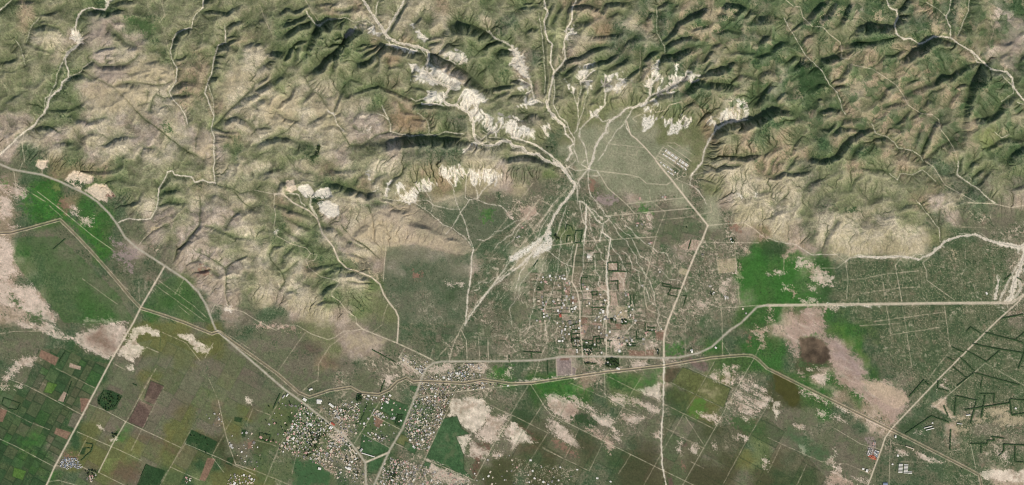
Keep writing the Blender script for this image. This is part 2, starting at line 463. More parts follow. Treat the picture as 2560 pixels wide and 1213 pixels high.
# kind width(px) | points.  R broad dry river, r small stream bed, H paved road, W wide dusty road, T track, L faint path,
# D dark bushy boundary, C banked canal
LINES = """
@ 0 0 3.003
R 5|820,-20 810,40 790,75 740,70 690,60 630,75 595,110 580,160 570,215 585,280 600,320 560,370 510,400 490,440 500,490 520,540 515,580 470,620 455,670 400,710 370,750 360,800 330,850 290,900 255,950 200,980 150,1020 80,1090 0,1160
r 2.4|590,330 500,390 470,470 430,560 420,630 370,720 340,740 340,850 290,890 250,950
r 3|0,80 50,35 90,0
R 2.4|1530,0 1525,60 1470,110 1445,150 1440,210 1380,220 1330,250 1300,300 1280,380 1290,440 1330,510 1325,610 1270,690 1300,750 1360,810 1400,890 1410,930
R 2.8|1690,200 1695,320 1640,345 1610,430 1590,560 1560,620 1540,700 1580,800 1610,870 1590,960 1610,1030 1605,1140 1610,1215 1605,1273 1617,1378
r 1.5|1560,620 1600,740 1610,860
r 1.4|300,130 240,200 200,320
L 1.4|1220,0 1230,80 1240,120 1200,170
T 2|180,1000 170,1100 185,1213
r 1.3|120,300 160,360 170,420 190,490
r 1.4|690,460 620,510 610,540 560,560 520,585
L 1.3|1250,300 1400,1000
L 1.5|1820,560 1810,640 1820,740
@ 640 0 3.003
R 8.5|800,-10 840,60 870,110 920,170 960,240 1000,290 1060,320 1150,340 1230,360 1290,385 1300,420 1285,480 1285,550 1330,600 1400,635 1450,660 1430,700 1410,760 1440,790 1510,790 1550,820 1600,850 1630,910 1635,1000 1660,1070 1720,1095 1800,1085 1850,1060 1900,1060 1930,1095 2000,1110 2042,1150 2122,1160 2162,1200 2232,1230 2292,1255 2332,1300 2372,1353 2397,1378
R 6|1120,-10 1080,60 1040,130 1000,210 970,250
r 3|920,0 905,60 900,130 940,210
r 4|375,90 400,130 450,180 480,195
r 4|480,190 540,150 590,140
r 1.4|590,140 680,135 740,170 830,150 880,190
L 2|370,0 420,90 470,160
r 5|1750,240 1800,290 1850,310 1922,350 1945,400 1980,470 2022,560 2062,610 2072,680 2092,750 2142,770
r 2.5|1010,985 1080,1010 1170,1020 1300,1010 1340,1020 1420,990 1500,1000 1560,1010
r 2.5|950,800 985,880 1010,940 1010,985
r 2.2|910,850 960,870 990,900
r 1.5|1215,850 1280,900 1300,960 1300,1000
r 3|1650,1010 1690,1050 1730,1020 1740,1060 1700,1090
r 1.5|1700,980 1750,1030 1870,1040 1900,1060
L 2|30,40 60,120 100,220
r 3|540,830 590,870 610,940 660,980
r 2|1160,740 1200,760 1260,740
@ 1280 0 3.003
R 5|0,1030 80,1050 200,1100 280,1160 350,1213 400,1270
R 4.5|240,-10 250,50 270,100 240,160 250,240 270,300 300,330 290,420 290,480 315,540 300,620 285,680 270,770
R 8.5|255,760 280,830 330,890 390,940
R 5|390,940 400,1000 440,1040 460,1080 430,1110 450,1150 410,1200
R 4.5|480,0 450,70 450,150 410,220 390,320 400,440 370,490 330,530 315,550
r 3|310,560 320,680 310,780 350,870 410,920 430,980 470,1040 465,1120 500,1213
r 2.5|510,580 520,660 500,760 490,800 500,880 490,970 470,1000
r 2.5|460,690 480,760 490,800
r 2|560,720 540,800 520,870 490,960
R 6|1030,600 1040,660 1030,720 1000,770 940,800 870,810 810,860 760,890 720,930 700,990 650,1060 620,1120 600,1213 570,1270
r 4|1190,640 1130,680 1040,720
r 3.5|900,820 880,870 850,910 860,960 890,1010 940,1050
r 4|690,650 700,710 695,790 650,840 630,870 600,880 550,930 510,970 510,1040 550,1110 560,1170 570,1270
r 3|630,870 680,915 740,900 800,870
r 4|1270,600 1200,640 1160,680
R 5|1770,900 1680,905 1600,930 1540,960 1500,1020 1470,1070 1440,1140 1430,1213 1380,1273 1350,1313
r 2.4|1350,1313 1335,1383 1400,1433 1440,1493 1460,1533
T 2.2|1270,765 1180,790 1150,830 1080,845 1060,820 990,850 920,880 905,895 935,915
r 2.5|840,930 780,990 720,1080 690,1150 650,1200
r 2|410,1020 440,1000 470,1040
r 1.4|1085,60 1090,250 1145,350 1145,400
L 1.4|960,380 965,460 950,560
r 1.6|200,100 215,200 235,350 240,450 250,600 245,700
W 3|860,910 890,1010 940,1050 1000,1110 1080,1200
T 1.6|725,1080 990,1110
L 1.4|870,1100 860,1160 935,1165 940,1130
@ 1280 404 3.003
R 8|310,-10 370,40 410,90 450,140 475,165 470,200 430,260 370,330 310,420 280,480 270,530
R 6|270,520 240,560 180,640 150,690 80,770 0,820
r 3|130,730 60,840 30,950
r 2|270,670 330,720 380,760 460,790
R 5|560,320 555,400 555,500 540,590
r 5|500,295 540,310 590,370 640,440 690,470
r 3|560,340 620,370 650,410 680,430
r 3.5|690,460 675,520 660,595
R 5|670,530 740,575 730,650 715,750 710,900 720,970 725,1050 715,1170
r 4|575,60 510,130 490,170 490,295
r 2.5|575,80 570,150 590,250 650,320 680,370 690,410 740,415 720,440 690,460
r 2.5|570,60 640,70 660,105 590,110
T 2.5|640,70 880,100 960,120 1010,165 1160,175 1200,150
T 2.5|660,100 720,200 860,320 920,390
r 3|400,20 440,90 480,150
r 2.5|420,40 480,70 570,60
r 2|550,-10 520,20 570,60
r 2.5|480,-10 440,30 400,60
W 4.5|1080,-5 1200,140 1300,270 1470,480
T 2|850,320 1080,295 1310,270
T 2.4|700,410 920,390 1360,350
T 2.4|250,630 310,630 520,600 700,590 900,575 1090,565
T 2.5|1470,480 1640,465 1740,460 1810,500 1880,560
W 4.8|1470,480 1430,580 1380,680 1300,880 1240,1030 1180,1180 1150,1270 1140,1330 1140,1470
T 2|1420,605 1850,610
L 2|1520,610 1550,840
L 2.2|1670,620 1710,1080
T 2|1080,570 1050,680 1000,900 990,980 1010,1090 1020,1110 1200,1190
W 3|490,620 470,720 450,900 490,980 510,1080 510,1213 530,1455
T 1.8|230,1110 400,1085 720,1085 900,1085
T 2|240,1140 510,1160 700,1170 1150,1210
T 1.5|490,970 920,965
L 1.6|150,885 440,880
L 1.6|470,840 620,850
L 1.5|410,1080 430,900
L 1.5|860,1085 865,1213
T 1.8|1390,1040 1570,1100 1922,1075
L 2|1560,890 1560,1000 1580,1213 1580,1455
L 5|160,515 300,340 440,180
L 3|0,700 160,530
L 2|0,360 130,200 160,160
L 3|0,370 100,440 160,510 180,570
L 3|0,520 100,430 200,290
L 3|70,340 150,350
L 3|200,280 290,330
L 2|1640,460 1660,360 1740,280 1830,250
L 2|1490,320 1500,380 1300,420 1100,440
L 1.5|1030,210 1040,290 1150,380 1080,560
T 1.6|1280,170 1280,230 1300,270
T 1.6|1230,130 1330,175
T 1.6|1340,105 1530,60 1600,30
T 1.6|1880,550 1922,600
L 1.5|460,790 720,790
L 1.4|340,880 340,1000 180,1000
L 1.4|570,970 560,1085
L 1.4|660,980 660,1085
W 2.6|705,1160 708,1460
@ 1620 350 12.01
T 2|230,560 380,320 450,220
T 1.6|450,220 600,310 1200,690
T 1.8|380,320 500,380 1180,850
T 1.6|330,400 480,480 1080,880
T 1.8|290,480 420,540 950,910 880,1060 900,1140
T 1.8|240,560 560,750 640,810
T 1.8|430,770 560,860 870,1060
T 1.8|580,150 870,330 1150,530 1300,640
L 1.6|560,90 800,90 1100,290 1320,420
T 2|820,1190 1030,1080
T 2|1030,1040 1060,990 1100,980 1140,1010 1150,1050 1120,1100 1080,1110 1030,1080 1030,1040
@ 0 404 3.003
H 5|0,20 100,62 320,100 450,150 640,240 730,300 820,390 880,470 940,570 1030,650 1240,785 1400,890 1490,980 1550,1080 1600,1213 1620,1262 1700,1332 1917,1522 2138,1712 2278,1812 2468,1962 2618,2092 2708,2212 2743,2262 2748,2450
R 3|1617,160 1570,155 1530,140 1460,155 1440,115 1310,100 1295,70 1260,75 1240,130 1195,200 1190,290 1170,370 1130,430 1040,440 970,425 890,455
W 4.2|1235,790 1060,1090 1000,1213 830,1502 620,1902 410,2292 345,2440
C 10|0,538 80,535 250,490 450,435 560,540 700,690 850,860 1000,1040 1060,1100 1250,1160 1390,1210 1590,1292 1640,1275 1917,1472 2082,1592 2242,1732 2322,1767 2472,1717 2632,1692 2712,1737 2842,1747 2922,1712 2982,1652 3052,1622 3102,1652 3162,1647 3482,1662 3622,1637 3839,1667 3990,1662 4530,1582 4980,1532 5340,1472 5580,1452 5640,1457 5680,1477 5760,1552 6060,1702 6680,2007 6910,2122 7260,2302 7350,2352 7370,2440
T 2|280,225 470,370 700,560 850,665
L 2|200,215 340,300
L 2|370,330 470,420
T 2|105,60 120,190
T 2|320,100 315,60
T 1.5|150,60 170,10
T 2|1040,630 1080,580 1160,510
T 2|1580,1140 1610,1080 1700,1100 1720,1110
T 2|1720,1100 1830,1130 1922,1190 2072,1267 2142,1227 2232,1232 2342,1297 2462,1337 2512,1322 2582,1272 2642,1272 2722,1257
L 2|1690,850 1690,1000 1710,1080
L 1.5|1170,930 1350,1060 1540,1200
L 1.5|1200,900 1450,1080 1550,1170
L 1.5|1380,890 1310,1000
L 1.4|1420,1150 1340,1080
L 1.4|820,830 960,960 880,900
L 1.4|1040,900 1050,1040
L 1.4|880,1070 620,880
@ 640 404 3.003
W 4|140,245 200,240 280,310 400,370 460,430 500,540 580,640 620,740 680,800 780,830 870,870 930,920 960,1000 1000,1060 1050,1120 1070,1170 1070,1220 1060,1362
r 3|240,240 320,250 340,310 370,330
r 4|410,260 410,330 440,400
r 4|420,340 460,420
r 2.5|1430,130 1480,200 1500,290 1530,370 1570,460 1600,580 1635,650
r 2|1580,100 1570,270 1590,290
r 2.5|1760,160 1700,220 1660,280 1600,290 1540,380 1480,480 1430,540
r 2|1630,160 1660,220 1665,280
r 2.5|1670,290 1740,320 1830,330 1880,370
r 2|1180,300 1240,340 1310,390 1400,470 1480,510 1560,560 1630,650
r 1.5|1190,295 1290,290 1340,330 1410,350 1520,360
r 1.5|1250,200 1300,260 1330,330 1310,380
r 2|960,280 1080,295 1190,300
R 3.5|1635,660 1620,720 1615,860 1590,1000 1575,1213
r 5|1930,815 1850,880 1770,940 1690,1040 1590,1190 1565,1230
r 2.5|1922,720 1850,830 1760,950 1660,1060
r 3|1922,800 1800,900 1700,1030 1600,1170
T 2|975,640 965,760 955,900
L 2|990,1075 960,1150 950,1200
T 2|-10,215 140,245 135,340 150,400 135,490 160,560 270,620 380,650 410,690 375,740 400,800 490,865 600,890 630,910 570,980 570,1010 630,1050 680,1120 750,1170 755,1213 800,1255
T 1.5|410,690 460,700 440,740 390,750
L 2|1640,680 1700,600 1780,560 1900,410
L 1.4|1700,720 1922,740
@ 640 808 3.003
T 3.6|750,0 800,45 1060,150 1200,215 1330,280
L 1.5|870,70 950,10
L 1.5|370,70 290,180 160,370
L 2|700,60 550,180 500,260 470,310 465,440
L 1.6|310,550 400,460 460,430
T 3|1115,190 1075,260 1150,320 1240,380
W 5|1000,970 860,1030 825,1045
H 5|885,1220 1000,960 1100,790 1180,590 1250,400 1280,340 1330,300 1400,288 1917,285 2130,278 2310,250 2620,250 3070,262 3170,258 3320,225 3420,180 3560,50 3640,0 3760,-120 3845,-137
T 2.5|1560,0 1530,60 1490,140 1470,200 1450,280
T 2.2|1540,50 1580,130 1585,280
L 2.5|1520,90 1370,250
T 1.8|1570,295 1480,380 1400,400
T 1.8|1740,140 1745,280
T 1.6|1670,100 1680,280
T 1.6|350,610 170,940 60,1213
L 1.6|500,640 330,880 270,1130
T 1.6|660,580 560,740
T 1.8|930,590 740,900
T 1.8|1500,520 1280,990 1180,1200
T 1.6|870,690 1090,800
T 1.6|800,830 1010,940
T 2.2|1200,560 1510,515 1917,470 2100,440
T 1.6|1040,900 1130,945
T 1.8|1270,1020 1640,1180
T 1.8|1917,700 1760,950 1640,1180
L 1.6|0,1110 220,1200
L 1.6|0,650 105,690
L 1.8|220,500 100,720
T 1.6|1150,1060 1280,1213
L 1.6|1580,530 1917,690
T 1.5|730,710 640,830
L 1.4|150,920 0,880
L 1.4|520,940 640,830
L 1.4|280,980 520,1060 820,1160
L 1.4|960,1060 1120,1140 1220,1213
L 1.6|1160,650 1400,740
L 1.6|1120,720 1330,830
L 1.4|1260,540 1180,800
L 1.4|1400,560 1340,700
L 1.4|1330,180 1310,270
@ 0 808 3.003
T 1.8|670,610 780,650 945,740 1360,935
T 1.8|1390,905 1640,1010 1917,1140
T 1.6|580,815 890,950 1060,1030
W 2.4|945,740 850,900 740,1120
L 1.8|1170,340 1080,500 950,740
L 1.6|1065,800 985,955
L 1.6|1235,470 1070,790
T 1.8|1640,580 1690,820 1730,950 1770,1060 1917,1110
L 1.5|1690,820 1590,1000
L 1.4|1570,420 1630,560
T 1.6|1280,1080 1500,1180
L 1.4|1400,890 1210,1190
T 1.6|410,1080 110,920 0,870
T 1.6|620,690 320,530 200,470 30,405
L 1.4|370,800 220,740 0,630
L 1.4|720,490 420,340
T 1.6|740,1120 900,1200
T 1.8|360,1190 440,1180 550,1210
T 1.8|560,1050 720,1130
L 2|850,300 940,350
T 2|1100,180 1190,220
L 1.6|1220,70 1400,150 1500,280
T 1.8|1600,150 1540,260
L 1.2|1440,790 1210,1210
L 1.6|660,850 590,990
L 1.6|410,1070 620,1080
D 1.6|1210,80 1190,280
T 1.6|1680,1120 1590,1000
L 1.6|0,80 100,62 340,60
L 1.6|1660,60 1750,110 1917,220
L 1.4|1900,640 1850,760
L 1.4|1740,720 1690,810
@ 1280 808 3.003
T 1.6|120,470 0,670 -100,850
T 1.8|140,460 260,650 300,690 400,740 620,850 900,990 1060,1070 1330,1200
L 1.5|440,450 700,560 820,630 1040,720
L 1.6|700,390 880,480 1110,590 1290,680 1510,790
T 1.6|700,250 695,390 700,560
L 1.5|990,370 830,640 700,860 580,1110
L 1.4|420,580 200,930 60,1150
L 1.4|1520,290 1380,540 1290,680 990,1213
T 1.7|1820,260 1680,500 1540,760 1290,1200
L 1.4|1330,340 1660,490 1900,590
L 1.4|1190,445 1590,640
L 1.4|1917,620 1740,920 1590,1200
L 1.4|0,690 280,830
L 1.4|230,930 390,1020
L 1.4|230,940 580,1110
L 1.4|890,990 800,1130
L 1.4|1340,1040 1440,1090
L 1.4|1240,840 1440,940
L 1.4|1130,780 1250,830
L 1.4|1110,600 1040,720
L 1.4|1450,930 1300,700
R 4|1140,250 1140,330 1135,600 1120,900 1130,1070 1155,1213
L 1.5|1300,0 1300,240
L 1.5|330,250 340,400
L 1.5|530,240 545,350
T 1.5|60,120 60,50 250,0
T 1.5|0,130 60,130 150,165 255,165 270,120 340,60
T 1.5|250,0 265,130 210,275 170,400
L 1.4|1580,145 1640,240
L 1.6|1830,240 1870,150
L 1.4|250,580 120,780 0,960
L 1.4|500,800 400,1010
L 1.4|1000,240 1010,0
L 1.4|810,250 800,340
@ 1920 404 3.003
W 7|0,1080 450,1075 1200,1065 1830,1060 1922,1000 1960,960
R 7|690,715 850,720 980,710 1130,735 1230,690 1330,600 1420,565 1560,550 1620,580 1760,620
R 14|1740,610 1880,645 1940,620
R 15|1930,680 1890,800 1850,900 1830,1000 1790,1050
r 7|1922,700 1840,830 1790,930 1740,1040
r 7|1880,870 1900,960 1840,1030
R 8|1730,890 1715,960 1705,1030
W 3.4|1900,1030 1860,1070 1700,1213 1300,1612 930,2002 880,2072 850,2162 750,2430
T 2|580,745 600,880 590,1030
r 2.5|690,718 620,720 580,750
T 1.5|470,670 580,750 520,800 400,800
T 2|1000,725 955,780 980,920 1005,1050
L 2|850,830 880,1030
T 2|1210,720 1160,760 1190,820 1190,890 1300,970 1400,1040
L 2|560,890 720,880 850,850 1130,820
L 2|700,990 980,950 1130,940
L 2|890,1090 910,1213 920,1302
L 2|1010,1090 1030,1213 1080,1540
L 2|1325,1090 1340,1213 1365,1390
L 2|800,1200 1330,1130
L 1.8|920,1302 1310,1242
r 1.6|910,90 970,140 990,90 1080,100 1160,65 1260,150
T 2|1180,0 1240,40 1330,180 1550,300
r 3|1430,0 1420,100 1500,160 1560,190 1640,270 1700,310
T 2.5|1500,310 1680,315 1820,345 1922,330
r 2|0,570 60,600 200,620 330,700 520,700
L 2|120,720 115,830
L 1.4|210,620 130,720 110,740
r 1.5|1290,600 1280,500 1200,400 1110,290
L 1.5|1700,800 1690,1030
L 1.5|1480,640 1480,780
L 1.4|1460,490 1640,500
@ 1920 0 3.003
R 4.6|890,0 910,60 960,80 975,130 945,200 970,260 1020,295 1070,290 1130,330 1180,315 1240,275 1370,285 1430,330 1530,390 1600,460 1670,520 1790,540 1830,590 1840,660 1922,760
R 2.5|1370,0 1360,80 1330,120 1365,210 1370,270
r 2|1190,20 1270,70 1330,120
T 2.4|130,0 190,50 240,55 260,130 330,200 410,205 460,260 540,320 555,390 545,440 610,440
T 2|620,485 780,520 860,570 960,640 1010,710 1050,790 1150,855 1230,860 1280,900 1290,970 1340,1030 1390,1110 1430,1213
r 2.2|120,140 180,250 280,420 370,500 410,540 460,640 520,700 560,830 580,860
r 1.8|780,930 800,1000 900,1030 980,1110 1080,1130 1140,1170 1160,1213
r 2|1760,570 1840,660 1840,700 1750,760
r 1.5|1700,990 1750,1040 1810,1010
r 1.5|1510,0 1500,90 1450,200 1420,280
L 1.5|1660,80 1690,240 1660,320
L 1.4|600,480 595,700
L 1.4|610,440 700,380 755,385 740,450
r 3|1530,400 1570,470 1630,480
r 2|1870,770 1922,790
@ 1920 808 3.003
T 2.4|1630,300 1340,550 1250,630
L 2|1630,300 1917,465
L 1.4|0,860 130,920 400,1040 600,1060 780,1140
T 1.4|500,790 700,910 850,950
T 1.4|920,830 915,980 910,1213
L 1.4|920,900 1010,920
T 2|1520,905 1560,1090
L 1.4|100,910 0,1120
L 1.4|290,1060 220,1213
L 1.4|990,1040 1330,1050
L 1.5|690,20 1000,0
L 2|1380,190 1200,420
"""
